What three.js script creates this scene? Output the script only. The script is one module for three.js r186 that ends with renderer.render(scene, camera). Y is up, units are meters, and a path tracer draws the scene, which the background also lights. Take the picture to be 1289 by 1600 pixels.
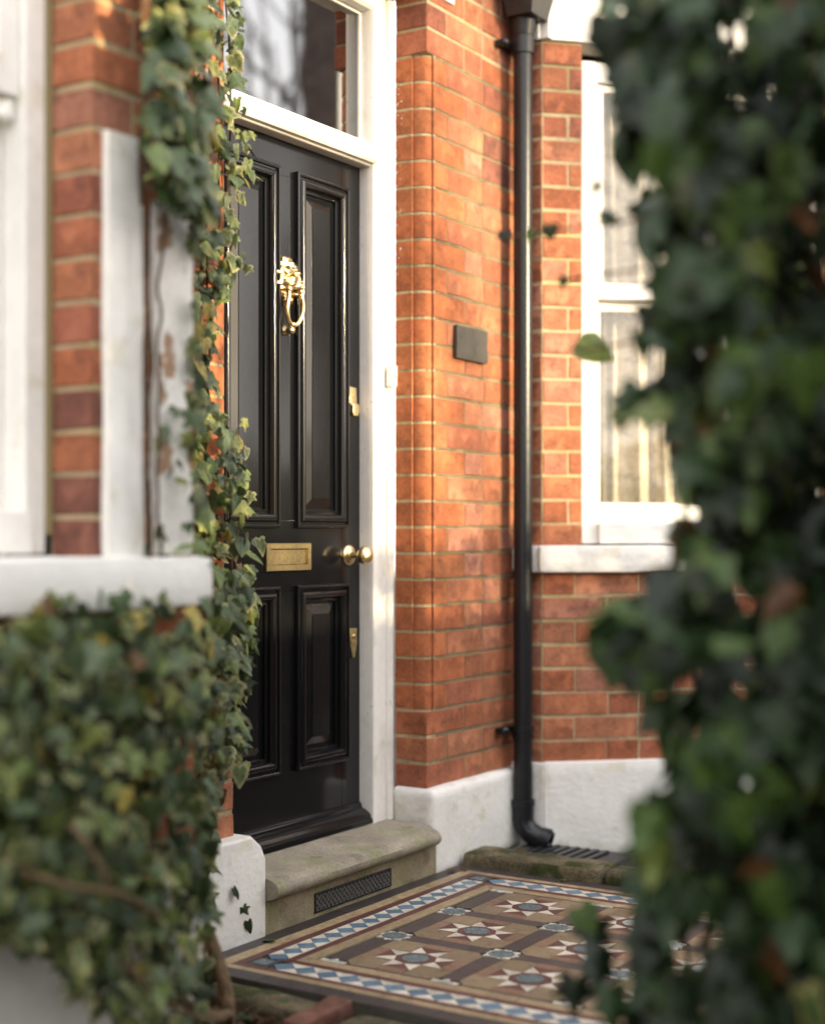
import * as THREE from 'three';
import { mergeGeometries, toCreasedNormals } from 'three/addons/utils/BufferGeometryUtils.js';

// ---------------------------------------------------------------- camera, sky, sun, exposure
const scene = new THREE.Scene();
const VIEW = Math.atan(1490 / 2342), CV = Math.cos(VIEW), SV = Math.sin(VIEW);
const EYE = new THREE.Vector3(-3.283, 1.0, 2.356);
const camera = new THREE.PerspectiveCamera(2 * Math.atan(800 / 2342) * 180 / Math.PI, 1289 / 1600, 0.05, 300);
camera.position.copy(EYE);
camera.lookAt(EYE.x + CV, EYE.y, EYE.z - SV);
camera.setViewOffset(1289, 1600, 0, -35, 1289, 1600);
camera.focus = 3.95;
camera.userData.fStop = 1.08;

const SUN = new THREE.Vector3(0.06, 0.160, 0.985).normalize();
{
  const W = 512, H = 256, d = new Float32Array(W * H * 4);
  for (let j = 0; j < H; j++) for (let i = 0; i < W; i++) {
    const el = ((j + 0.5) / H - 0.5) * Math.PI, az = ((i + 0.5) / W - 0.5) * 2 * Math.PI;
    const x = Math.cos(el) * Math.cos(az), y = Math.sin(el), z = Math.cos(el) * Math.sin(az);
    const up = Math.pow(Math.max(y, 0), 0.55), o = (j * W + i) * 4;
    const c = x * SUN.x + y * SUN.y + z * SUN.z, a = Math.acos(Math.min(1, Math.max(-1, c))) * 57.3;
    const glow = 0.55 * Math.exp(-a / 22);
    const k = 1.22;
    const g = y < 0 ? [0.5, 0.48, 0.45] : [1.07 + (0.85 - 1.07) * up, 1.03 + (0.89 - 1.03) * up, 0.98 + (0.96 - 0.98) * up];
    d[o] = (g[0] + glow * 1.5) * k; d[o + 1] = (g[1] + glow * 1.0) * k; d[o + 2] = (g[2] + glow * 0.55) * k; d[o + 3] = 1;
  }
  const sky = new THREE.DataTexture(d, W, H, THREE.RGBAFormat, THREE.FloatType);
  sky.mapping = THREE.EquirectangularReflectionMapping; sky.magFilter = THREE.LinearFilter; sky.needsUpdate = true;
  scene.background = sky; scene.environment = sky;
}
const sun = new THREE.DirectionalLight(new THREE.Color().setRGB(1.0, 0.80, 0.49), 4.15);
sun.position.copy(SUN).multiplyScalar(20).add(new THREE.Vector3(0, 1.2, 0)); sun.target.position.set(0, 1.2, 0);
sun.castShadow = true; sun.shadow.radius = 2.2; sun.shadow.mapSize.set(4096, 4096);
Object.assign(sun.shadow.camera, { left: -6, right: 12, top: 9, bottom: -6, near: 0.5, far: 60 });
scene.add(sun, sun.target);
const renderer = new THREE.WebGLRenderer({ antialias: true });
renderer.toneMapping = THREE.LinearToneMapping; renderer.toneMappingExposure = 2.55;
renderer.shadowMap.enabled = true;

// ---------------------------------------------------------------- helpers
function rng(s) { return () => { s |= 0; s = s + 0x6D2B79F5 | 0; let t = Math.imul(s ^ s >>> 15, 1 | s); t = t + Math.imul(t ^ t >>> 7, 61 | t) ^ t; return ((t ^ t >>> 14) >>> 0) / 4294967296; }; }
const R0 = rng(77);
const lerp = (a, b, t) => a + (b - a) * t, clamp = (v, a, b) => Math.min(b, Math.max(a, v));
const sstep = (a, b, v) => { const t = clamp((v - a) / (b - a), 0, 1); return t * t * (3 - 2 * t); };
function lattice(seed, n) { const r = rng(seed), a = new Float32Array(n * n); for (let i = 0; i < n * n; i++) a[i] = r(); return a; }
const LAT = lattice(5, 256);
function vnoise(x, y, per = 256, off = 0) {            // tileable value noise, period per
  const xi = Math.floor(x), yi = Math.floor(y), fx = x - xi, fy = y - yi, m = v => ((v % per) + per) % per;
  const g = (a, b) => LAT[((m(b) + off * 7) & 255) * 256 + ((m(a) + off * 13) & 255)];
  const u = fx * fx * (3 - 2 * fx), v = fy * fy * (3 - 2 * fy);
  return lerp(lerp(g(xi, yi), g(xi + 1, yi), u), lerp(g(xi, yi + 1), g(xi + 1, yi + 1), u), v);
}
function fbm(x, y, per, oct = 4, off = 0) { let s = 0, a = 0.5, t = 0; for (let k = 0; k < oct; k++) { s += a * vnoise(x, y, per, off + k); t += a; x *= 2; y *= 2; per *= 2; a *= 0.55; } return s / t; }
function n3(x, y, z, off = 0) { return (vnoise(x + z * 0.73 + 40, y + 40, 256, off) + vnoise(y + x * 0.31 + 80, z + 80, 256, off + 3)) - 1; }
function tex(size, srgb, f) {
  const d = new Uint8Array(size * size * 4);
  for (let j = 0; j < size; j++) for (let i = 0; i < size; i++) {
    const c = f(i / size, j / size), o = (j * size + i) * 4, a = Array.isArray(c) ? c : [c, c, c];
    for (let k = 0; k < 3; k++) d[o + k] = clamp(a[k], 0, 1) * 255;
    d[o + 3] = 255;
  }
  const t = new THREE.DataTexture(d, size, size, THREE.RGBAFormat); t.wrapS = t.wrapT = THREE.RepeatWrapping;
  t.magFilter = THREE.LinearFilter; t.minFilter = THREE.LinearFilter; if (srgb) t.colorSpace = THREE.SRGBColorSpace; t.needsUpdate = true; return t;
}
const rgb = c => new THREE.Color().setRGB(c[0], c[1], c[2]);
function mat(c, roughness, o = {}) { return new THREE.MeshPhysicalMaterial({ color: rgb(c), roughness, side: THREE.DoubleSide, ...o }); }
const taken = {};
function numbered(n) { const k = taken[n] = (taken[n] ?? -1) + 1; return k ? n + '_' + String(k).padStart(3, '0') : n; }
function shade(m) { m.castShadow = m.receiveShadow = true; return m; }
function part(name, geo, m, parent) { const o = shade(new THREE.Mesh(geo, m)); o.name = name; parent.add(o); return o; }
function tag(o, label, category, group, kind) { o.userData.label = label; if (category) o.userData.category = category; if (group) o.userData.group = group; if (kind) o.userData.kind = kind; return o; }
function thing(name, label, category, group) { const g = new THREE.Group(); g.name = numbered(name); scene.add(g); return tag(g, label, category, group, 'thing'); }
function solo(name, geo, m, label, category, group, kind) { return tag(part(numbered(name), geo, m, scene), label, category, group, kind ?? 'thing'); }

// uv in metres by the way each face points
function metreUV(g, s = 1, ou = 0, ov = 0) {
  if (g.index) g = g.toNonIndexed();
  const p = g.attributes.position, uv = new Float32Array(p.count * 2), A = new THREE.Vector3(), B = new THREE.Vector3(), C = new THREE.Vector3();
  for (let i = 0; i < p.count; i += 3) {
    A.fromBufferAttribute(p, i); B.fromBufferAttribute(p, i + 1); C.fromBufferAttribute(p, i + 2);
    const n = B.clone().sub(A).cross(C.clone().sub(A)), ax = Math.abs(n.x), ay = Math.abs(n.y), az = Math.abs(n.z);
    for (let k = 0; k < 3; k++) {
      const v = [A, B, C][k];
      const q = ay >= ax && ay >= az ? [v.x, v.z] : ax >= az ? [v.z, v.y] : [v.x, v.y];
      uv[(i + k) * 2] = q[0] / s + ou; uv[(i + k) * 2 + 1] = q[1] / s + ov;
    }
  }
  g.setAttribute('uv', new THREE.BufferAttribute(uv, 2)); return g;
}
function fromTris(tris) { const g = new THREE.BufferGeometry(); g.setAttribute('position', new THREE.BufferAttribute(new Float32Array(tris), 3)); g.computeVertexNormals(); return g; }
// a box with small chamfers and slightly uneven corners: 44 triangles
function chamferBox(w, h, d, c, jit, r) {
  const V = {};
  for (const sx of [-1, 1]) for (const sy of [-1, 1]) for (const sz of [-1, 1]) {
    const j = () => (r() - 0.5) * 2 * jit, X = w / 2 + j(), Y = h / 2 + j(), Z = d / 2 + j() * 0.6, cc = c * (0.6 + r());
    V[[sx, sy, sz, 0]] = [sx * X, sy * (Y - cc), sz * (Z - cc)]; V[[sx, sy, sz, 1]] = [sx * (X - cc), sy * Y, sz * (Z - cc)]; V[[sx, sy, sz, 2]] = [sx * (X - cc), sy * (Y - cc), sz * Z];
  }
  const t = [], ctr = (...q) => q.reduce((a, b) => [a[0] + b[0], a[1] + b[1], a[2] + b[2]], [0, 0, 0]);
  const tri = (a, b, c2) => {
    const m = ctr(a, b, c2), u = [b[0] - a[0], b[1] - a[1], b[2] - a[2]], v = [c2[0] - a[0], c2[1] - a[1], c2[2] - a[2]];
    const n = [u[1] * v[2] - u[2] * v[1], u[2] * v[0] - u[0] * v[2], u[0] * v[1] - u[1] * v[0]];
    n[0] * m[0] + n[1] * m[1] + n[2] * m[2] > 0 ? t.push(...a, ...b, ...c2) : t.push(...a, ...c2, ...b);
  };
  const quad = (a, b, c2, d2) => { tri(a, b, c2); tri(a, c2, d2); };
  for (const s of [-1, 1]) {
    quad(V[[s, -1, -1, 0]], V[[s, 1, -1, 0]], V[[s, 1, 1, 0]], V[[s, -1, 1, 0]]);
    quad(V[[-1, s, -1, 1]], V[[1, s, -1, 1]], V[[1, s, 1, 1]], V[[-1, s, 1, 1]]);
    quad(V[[-1, -1, s, 2]], V[[1, -1, s, 2]], V[[1, 1, s, 2]], V[[-1, 1, s, 2]]);
    for (const q of [-1, 1]) {
      quad(V[[s, q, -1, 0]], V[[s, q, 1, 0]], V[[s, q, 1, 1]], V[[s, q, -1, 1]]);
      quad(V[[s, -1, q, 0]], V[[s, 1, q, 0]], V[[s, 1, q, 2]], V[[s, -1, q, 2]]);
      quad(V[[-1, s, q, 1]], V[[1, s, q, 1]], V[[1, s, q, 2]], V[[-1, s, q, 2]]);
      for (const e of [-1, 1]) tri(V[[s, q, e, 0]], V[[s, q, e, 1]], V[[s, q, e, 2]]);
    }
  }
  return fromTris(t);
}
// a worn block: rounded edges, faces gently uneven
function softBox(w, h, d, r, step, amp, seed = 0, freq = 9) {
  const g = new THREE.BoxGeometry(w, h, d, Math.max(2, Math.ceil(w / step)), Math.max(2, Math.ceil(h / step)), Math.max(2, Math.ceil(d / step)));
  const p = g.attributes.position, v = new THREE.Vector3(), q = new THREE.Vector3();
  for (let i = 0; i < p.count; i++) {
    v.fromBufferAttribute(p, i);
    q.set(clamp(v.x, -w / 2 + r, w / 2 - r), clamp(v.y, -h / 2 + r, h / 2 - r), clamp(v.z, -d / 2 + r, d / 2 - r));
    const e = v.clone().sub(q); if (e.lengthSq() > 0) e.normalize();
    const k = amp * n3(v.x * freq + seed * 3.1, v.y * freq, v.z * freq, seed) + amp * 0.4 * n3(v.x * freq * 3.3, v.y * freq * 3.3 + seed, v.z * freq * 3.3, seed + 2);
    v.copy(q).addScaledVector(e, r + k); p.setXYZ(i, v.x, v.y, v.z);
  }
  g.deleteAttribute('uv'); g.deleteAttribute('normal');
  return metreUV(toCreasedNormals(g, 0.7), 1, seed * 0.37, seed * 0.21);
}
const box = (x0, x1, y0, y1, z0, z1) => new THREE.BoxGeometry(x1 - x0, y1 - y0, z1 - z0).translate((x0 + x1) / 2, (y0 + y1) / 2, (z0 + z1) / 2);
function cbox(x0, x1, y0, y1, z0, z1, c = 0.002) { return metreUV(chamferBox(x1 - x0, y1 - y0, z1 - z0, c, 0, R0).translate((x0 + x1) / 2, (y0 + y1) / 2, (z0 + z1) / 2)); }
// plan outline [x, z] raised from y0 to y1
function planPrism(pts, y0, y1, crease = 0.5) {
  const g = new THREE.ExtrudeGeometry(new THREE.Shape(pts.map(([x, z]) => new THREE.Vector2(x, -z))), { depth: y1 - y0, bevelEnabled: false });
  g.rotateX(-Math.PI / 2).translate(0, y0, 0); g.deleteAttribute('uv'); g.deleteAttribute('normal'); return metreUV(toCreasedNormals(g, crease));
}
// section [z, y] run from x0 to x1
function runX(pts, x0, x1, crease = 0.5) {
  const g = new THREE.ExtrudeGeometry(new THREE.Shape(pts.map(([z, y]) => new THREE.Vector2(-z, y))), { depth: x1 - x0, bevelEnabled: false });
  g.rotateY(Math.PI / 2).translate(x0, 0, 0); g.deleteAttribute('uv'); g.deleteAttribute('normal'); return metreUV(toCreasedNormals(g, crease));
}
const noUV = g => { g = g.index ? g.toNonIndexed() : g; for (const k of Object.keys(g.attributes)) if (k !== 'position' && k !== 'normal') g.deleteAttribute(k); return g; };
const join = list => metreUV(mergeGeometries(list.map(noUV)));
function tube(pts, r, seg = 24, rad = 8, closed = false) { return new THREE.TubeGeometry(new THREE.CatmullRomCurve3(pts.map(p => new THREE.Vector3(...p)), closed), seg, r, rad, closed); }
const lathe = (pts, seg = 40) => new THREE.LatheGeometry(pts.map(([r, y]) => new THREE.Vector2(r, y)), seg);
// photograph pixel -> point on the plane z, and world point -> pixel (used to measure the place)
function atZ(u, v, z) { const a = (u - 644.5) / 2342, b = (835 - v) / 2342, dx = CV + SV * a, dz = -SV + CV * a, t = (z - EYE.z) / dz; return [EYE.x + t * dx, EYE.y + t * b, z]; }
function atD(u, v, D) { const a = (u - 644.5) / 2342, b = (835 - v) / 2342; return [EYE.x + D * (CV + SV * a), EYE.y + D * b, EYE.z + D * (-SV + CV * a)]; }
function seen(x, y, z) { const dx = x - EYE.x, dz = z - EYE.z, D = CV * dx - SV * dz, L = SV * dx + CV * dz; return [644.5 + 2342 * L / D, 835 - 2342 * (y - EYE.y) / D, D]; }

// ---------------------------------------------------------------- surface textures and materials
const T = {};
T.brick = tex(512, true, (u, v) => {
  const a = fbm(u * 10, v * 10, 10, 4, 1), b = fbm(u * 60, v * 60, 60, 3, 6), c = fbm(u * 5, v * 14, 5, 3, 9), k = 0.81 + 0.36 * (a - 0.5) + 0.22 * (b - 0.5);
  const burnt = sstep(0.66, 0.9, c) * 0.16, bloom = sstep(0.60, 0.8, fbm(u * 9, v * 9, 9, 4, 21)) * 0.20;
  const pit = vnoise(u * 150, v * 150, 150, 4) > 0.93 ? 0.2 : 0;
  const l = k * (1 - burnt) - pit;
  return [l * 1.08 + bloom, l * 1.05 + bloom * 1.1, l * (1.04 + burnt * 0.35) + bloom * 1.2];
});
T.brickBump = tex(512, false, (u, v) => 0.55 + 0.5 * (fbm(u * 40, v * 40, 40, 4, 2) - 0.5) - (vnoise(u * 150, v * 150, 150, 4) > 0.93 ? 0.3 : 0));
T.grain = tex(512, false, (u, v) => 0.5 + 0.9 * (fbm(u * 30, v * 30, 30, 5, 3) - 0.5));
T.stone = tex(512, true, (u, v) => {
  const a = fbm(u * 6, v * 6, 6, 5, 4), b = fbm(u * 70, v * 70, 70, 3, 8), m = sstep(0.5, 0.75, fbm(u * 4, v * 4, 4, 4, 15)), d = sstep(0.6, 0.78, fbm(u * 8, v * 8, 8, 4, 25));
  const l = 0.75 + 0.22 * (a - 0.5) + 0.15 * (b - 0.5) - 0.10 * d;
  return [l * (1 - 0.07 * m), l * (0.98 - 0.035 * m), l * (0.94 - 0.12 * m)];
});
T.moss = tex(512, true, (u, v) => {
  const a = fbm(u * 8, v * 8, 8, 5, 7), b = fbm(u * 80, v * 80, 80, 3, 12), m = sstep(0.42, 0.6, fbm(u * 5, v * 5, 5, 5, 31)), l = 0.62 + 0.4 * (a - 0.5) + 0.4 * (b - 0.5);
  return [lerp(l, 0.40 * l + 0.10, m), lerp(l * 0.96, 0.46 * l + 0.13, m), lerp(l * 0.86, 0.20 * l + 0.05, m)];
});
T.paint = tex(512, true, (u, v) => {
  const a = fbm(u * 5, v * 5, 5, 4, 5), b = fbm(u * 40, v * 40, 40, 3, 14), s = sstep(0.66, 0.8, fbm(u * 12, v * 12, 12, 4, 19)), sp = vnoise(u * 90, v * 90, 90, 16) > 0.955 && a > 0.5 ? 0.22 : 0;
  const l = 0.95 + 0.05 * (a - 0.5) + 0.05 * (b - 0.5) - 0.05 * s - sp * 0.6; return [l, l * (0.995 - 0.01 * s), l * (0.985 - 0.05 * s)];
});
T.peel = tex(512, true, (u, v) => {
  const e = fbm(u * 6, v * 3, 6, 5, 41) + 0.06 * (fbm(u * 40, v * 40, 40, 2, 44) - 0.5), bare = sstep(0.50, 0.525, e), b = fbm(u * 50, v * 50, 50, 3, 46), w = 0.92 + 0.1 * (b - 0.5) - 0.1 * sstep(0.45, 0.50, e);
  return [lerp(w, 0.56 + 0.2 * b, bare), lerp(w * 0.99, 0.45 + 0.16 * b, bare), lerp(w * 0.97, 0.36 + 0.14 * b, bare)];
});
T.soil = tex(512, true, (u, v) => {
  const a = fbm(u * 8, v * 8, 8, 5, 51), b = fbm(u * 90, v * 90, 90, 3, 54), l = 0.34 + 0.3 * (a - 0.5) + 0.4 * (b - 0.5); return [l * 1.0, l * 0.86, l * 0.68];
});
T.brush = tex(512, false, (u, v) => 0.5 + 0.55 * (fbm(u * 120, v * 5, 5, 3, 61) - 0.5) + 0.5 * (vnoise(u * 64, v * 2, 2, 66) - 0.5));
T.mosaic = tex(256, true, (u, v) => { const c = vnoise(u * 28, v * 28, 28, 71), e = vnoise(u * 90, v * 90, 90, 73), l = c > 0.55 ? 0.62 : c > 0.4 ? 0.5 : 0.40; return [l * 0.92 + 0.1 * (e - 0.5), l * (1.0) + 0.1 * (e - 0.5), l * 1.02 + 0.1 * (e - 0.5)]; });
T.tile = tex(512, true, (u, v) => { const a = fbm(u * 7, v * 7, 7, 4, 81), b = fbm(u * 70, v * 70, 70, 3, 84), s = sstep(0.6, 0.75, fbm(u * 14, v * 14, 14, 4, 88)) * 0.12, l = 0.86 + 0.2 * (a - 0.5) + 0.16 * (b - 0.5) - s; return [l, l * 0.985, l * 0.96]; });
T.leaf = tex(256, true, (u, v) => {
  const x = Math.abs(u - 0.5) * 2, ang = Math.atan2(v - 0.08, x + 1e-4), r = Math.hypot(x, v - 0.08), spoke = Math.abs(((ang / 0.52) % 1) - 0.5);
  const vein = Math.max(x < 0.04 ? 1 : 0, sstep(0.10, 0.02, Math.abs(spoke - 0.0) * r * 2.2)), n = fbm(u * 12, v * 12, 12, 4, 91), l = 0.74 + 0.3 * (n - 0.5) + 0.2 * vein; return [l, l, l * 0.96];
});
T.leafBump = tex(256, false, (u, v) => { const x = Math.abs(u - 0.5) * 2, ang = Math.atan2(v - 0.08, x + 1e-4), r = Math.hypot(x, v - 0.08), spoke = Math.abs(((ang / 0.52) % 1) - 0.5); return 0.6 + 0.25 * (fbm(u * 10, v * 10, 10, 3, 93) - 0.5) - 0.3 * Math.max(x < 0.04 ? 1 : 0, sstep(0.10, 0.02, spoke * r * 2.2)); });
T.bark = tex(256, true, (u, v) => { const a = fbm(u * 20, v * 6, 6, 4, 95), l = 0.5 + 0.5 * (a - 0.5); return [l, l * 0.9, l * 0.76]; });

const rep = (t, s) => { const c = t.clone(); c.repeat.set(1 / s, 1 / s); c.needsUpdate = true; return c; };
const bMap = rep(T.brick, 0.5), bBump = rep(T.brickBump, 0.5);
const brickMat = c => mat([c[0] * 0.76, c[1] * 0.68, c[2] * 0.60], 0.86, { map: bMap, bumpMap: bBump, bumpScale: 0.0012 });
const M = {};
M.bricks = [[0.56, 0.235, 0.125], [0.52, 0.205, 0.105], [0.60, 0.275, 0.16], [0.52, 0.20, 0.115], [0.57, 0.275, 0.195], [0.50, 0.185, 0.09], [0.43, 0.165, 0.105], [0.27, 0.115, 0.085]].map(brickMat);
M.moulded = [[0.57, 0.21, 0.085], [0.53, 0.19, 0.08], [0.59, 0.235, 0.10]].map(brickMat);
M.mortar = mat([0.74, 0.61, 0.40], 0.95, { map: rep(T.stone, 0.6), bumpMap: rep(T.grain, 0.15), bumpScale: 0.0015 });
M.white = mat([0.86, 0.845, 0.81], 0.42, { map: rep(T.paint, 0.9), bumpMap: rep(T.brush, 0.35), bumpScale: 0.0006 });
M.whiteStone = mat([0.86, 0.85, 0.82], 0.55, { map: rep(T.paint, 0.7), bumpMap: rep(T.grain, 0.35), bumpScale: 0.0016 });
M.peel = mat([0.84, 0.83, 0.81], 0.7, { map: rep(T.peel, 0.42), bumpMap: rep(T.peel, 0.42), bumpScale: 0.002 });
M.sand = mat([0.55, 0.50, 0.42], 0.9, { map: rep(T.stone, 0.45), bumpMap: rep(T.grain, 0.12), bumpScale: 0.0022 });
M.sandDark = mat([0.50, 0.43, 0.31], 0.92, { map: rep(T.stone, 0.4), bumpMap: rep(T.grain, 0.1), bumpScale: 0.002 });
M.mossy = mat([0.32, 0.28, 0.20], 0.95, { map: rep(T.moss, 0.35), bumpMap: rep(T.grain, 0.1), bumpScale: 0.004 });
M.soil = mat([0.30, 0.27, 0.24], 1, { map: rep(T.soil, 0.5), bumpMap: rep(T.grain, 0.15), bumpScale: 0.012 });
const brushV = rep(T.brush, 0.30), brushH = rep(T.brush, 0.30); brushH.rotation = Math.PI / 2;
const black = b => mat([0.0035, 0.0038, 0.0045], 0.5, { specularIntensity: 0.15, clearcoat: 0.85, clearcoatRoughness: 0.12, bumpMap: b, bumpScale: 0.00035 });
M.black = black(brushV); M.blackH = black(brushH);
M.iron = mat([0.009, 0.010, 0.012], 0.45, { specularIntensity: 0.45, clearcoat: 0.35, clearcoatRoughness: 0.22, bumpMap: rep(T.grain, 0.3), bumpScale: 0.0012 });
M.brass = mat([0.84, 0.66, 0.36], 0.27, { metalness: 1, bumpMap: rep(T.grain, 0.05), bumpScale: 0.0002 });
M.oldBrass = mat([0.70, 0.56, 0.28], 0.36, { metalness: 1, map: rep(T.tile, 0.06), bumpMap: rep(T.grain, 0.03), bumpScale: 0.0003 });
M.mirrorPane = mat([0.27, 0.275, 0.28], 0.03, { metalness: 1 });
M.pane = mat([1, 1, 1], 0.02, { transmission: 1, thickness: 0, ior: 1.52 });
M.curtain = mat([0.74, 0.67, 0.53], 0.95, { map: rep(T.tile, 0.4) });
M.net = mat([0.82, 0.83, 0.84], 0.95, { map: rep(T.tile, 0.5) });
M.slate = mat([0.10, 0.095, 0.085], 0.6, { map: rep(T.stone, 0.2), bumpMap: rep(T.grain, 0.12), bumpScale: 0.002 });
M.bark = mat([0.30, 0.25, 0.19], 0.95, { map: rep(T.bark, 0.2), bumpMap: rep(T.bark, 0.1), bumpScale: 0.004 });
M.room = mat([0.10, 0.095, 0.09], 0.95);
M.darkStone = mat([0.13, 0.125, 0.125], 0.92, { map: rep(T.stone, 0.5), bumpMap: rep(T.grain, 0.2), bumpScale: 0.004 });
M.plastic = mat([0.80, 0.78, 0.74], 0.35);

// ---------------------------------------------------------------- brickwork
const CH = 0.0783, BED = 0.0095, PERP = 0.0055, ST = 0.2165, HD = 0.105;
const brickGeos = {};
function brickGeo(w, d, k) {
  const key = Math.round(w * 400) + '_' + Math.round(d * 400) + '_' + k;
  return brickGeos[key] ??= metreUV(chamferBox(Math.round(w * 400) / 400, CH - BED, d, 0.0022, 0.0011, rng(key.length * 991 + Math.round(w * 4000) * 7 + k * 131)), 1, k * 0.173 + w * 1.7, k * 0.291 + w);
}
function pickBrick(r, odd = 0) { const v = r(); return M.bricks[v < 0.2 ? 0 : v < 0.38 ? 1 : v < 0.56 ? 2 : v < 0.72 ? 3 : v < 0.84 ? 4 : v < 0.92 - odd ? 5 : v < 0.985 - odd ? 6 : 7]; }
// one brick whose front lies on the wall line that starts at (ox, oz) and runs at the angle phi
function layOne(parent, ox, oz, phi, u0, u1, y, r, d = 0.1, odd = 0, lift = 0) {
  const w = u1 - u0, c = Math.cos(phi), s = Math.sin(phi), u = (u0 + u1) / 2, n = -d / 2 + lift + (r() - 0.5) * 0.0026;
  const b = part('brick', brickGeo(w, d, Math.floor(r() * 5)), pickBrick(r, odd), parent);
  b.position.set(ox + c * u - s * n, y + (CH - BED) / 2 + (r() - 0.5) * 0.0014, oz + s * u + c * n);
  b.rotation.y = -phi + (Math.floor(r() * 2) && d > 0.09 ? 0 : 0); b.rotation.z = (r() - 0.5) * 0.004;
  return b;
}
function course(parent, ox, oz, phi, L, y, k, r, o = {}) {
  let u = o.from ?? 0, i = k;
  while (u < L - 0.015) { let w = i % 2 ? HD : ST; w += (r() - 0.5) * 0.006; if (u + w > L - 0.045) w = L - u; layOne(parent, ox, oz, phi, u, u + w, y, r, 0.1, o.odd, o.lift); u += w + PERP; i++; }
}
function wallBack(ox, oz, phi, u0, u1, y0, y1, depth = 0.105, recess = 0.002) {
  return metreUV(box(u0, u1, y0, y1, -depth, -recess).rotateY(-phi).translate(ox, 0, oz));
}
// ovolo-moulded corner, corner at x = xc, running towards +x (s = 1) or -x (s = -1)
function ovolo(xc, s, len, inset = 0) {
  const q = [[0 + inset, -0.112], [0 + inset, -0.053 - inset], [0.006 + inset, -0.053 - inset]];
  for (let k = 0; k <= 7; k++) { const t = k / 7 * Math.PI / 2; q.push([0.038 + inset - 0.032 * Math.cos(t), -0.053 - inset + 0.046 * Math.sin(t)]); }
  q.push([0.038 + inset, -inset], [len, -inset], [len, -0.112]);
  const p = q.map(([x, z]) => [xc + s * x, z]); return s > 0 ? p : p.reverse();
}

// ---- pier on the far side of the door
const Y0 = 0.244;
{
  const g = thing('brick_pier', 'sunlit orange brick pier with moulded corner between door frame and downpipe', 'brick pier');
  const r = rng(311);
  part('mortar', join([planPrism(ovolo(0.5, 1, 0.55, 0.002), Y0, Y0 + 28 * CH), planPrism([[0.504, -0.112], [0.504, -0.002], [1.05, -0.002], [1.05, -0.112]], Y0 + 28 * CH, 3.3), planPrism([[0.55, -0.112], [0.55, -0.002], [1.05, -0.002], [1.05, -0.112]], Y0, Y0 + 28 * CH), planPrism([[0.5032, -0.111], [0.5032, -0.0032], [0.5513, -0.0032], [0.5513, -0.111]], Y0, Y0 + 3 * CH - BED)]), M.mortar, g);
  const geo = {};
  for (let i = 0; i < 39; i++) {
    const y = Y0 + i * CH, odd = i % 2, len = odd ? HD + 0.008 : ST, sq = i < 3 || i >= 28;
    if (sq) { const b = part('brick', brickGeo(len, 0.112, i % 5), pickBrick(r), g); b.position.set(0.5 + len / 2, y + (CH - BED) / 2, -0.056); }
    else { const key = odd + '_' + i % 3, b = part('brick', geo[key] ??= metreUV(planPrism(ovolo(0.5, 1, len), 0, CH - BED, 0.35), 1, i * 0.21, i * 0.4), M.moulded[Math.floor(r() * 3)], g); b.position.y = y; }
    course(g, 0.5, 0, 0, 0.545, y, odd ? 0 : 1, r, { from: len + PERP });
  }
}
// ---- specks of frame paint left on the brick return
{
  const r = rng(341), q = []; for (let k = 0; k < 55; k++) { const y = 1.78 + r() * 0.68, z = -0.110 + Math.pow(r(), 2.2) * 0.022, s = 0.001 + 0.0024 * r() * r(); q.push(noUV(new THREE.SphereGeometry(1, 7, 5).scale(0.0011, s * (0.7 + r()), s).translate(0.4988, y, z))); }
  const m = join(q), o = part('paint_specks', m, M.white, scene.getObjectByName('brick_pier')); o.userData.kind = 'stuff';
}
// ---- pier on the near side, mostly under ivy
{
  const g = thing('brick_pier', 'ivy-covered brick pier between the door and the nearer bay', 'brick pier');
  const r = rng(319);
  part('mortar', join([planPrism(ovolo(-0.40, -1, 0.06, 0.002), Y0, Y0 + 28 * CH), planPrism([[-0.76, -0.112], [-0.76, -0.002], [-0.455, -0.002], [-0.455, -0.112]], Y0, 3.3), planPrism([[-0.46, -0.112], [-0.46, -0.002], [-0.404, -0.002], [-0.404, -0.112]], Y0 + 28 * CH, 3.3), planPrism([[-0.4583, -0.111], [-0.4583, -0.0032], [-0.4032, -0.0032], [-0.4032, -0.111]], Y0, Y0 + 3 * CH - BED)]), M.mortar, g);
  const geo = {};
  for (let i = 0; i < 39; i++) {
    const y = Y0 + i * CH, odd = i % 2, len = odd ? HD + 0.008 : ST, sq = i < 3 || i >= 28;
    if (sq) { const b = part('brick', brickGeo(len, 0.112, i % 5), pickBrick(r), g); b.position.set(-0.40 - len / 2, y + (CH - BED) / 2, -0.056); }
    else { const key = odd + '_' + i % 3, b = part('brick', geo[key] ??= metreUV(planPrism(ovolo(-0.40, -1, len), 0, CH - BED, 0.35), 1, i * 0.2, i * 0.33), M.moulded[Math.floor(r() * 3)], g); b.position.y = y; }
    course(g, -0.76, 0, 0, 0.36 - len - PERP, y, i, r);
  }
}
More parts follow.
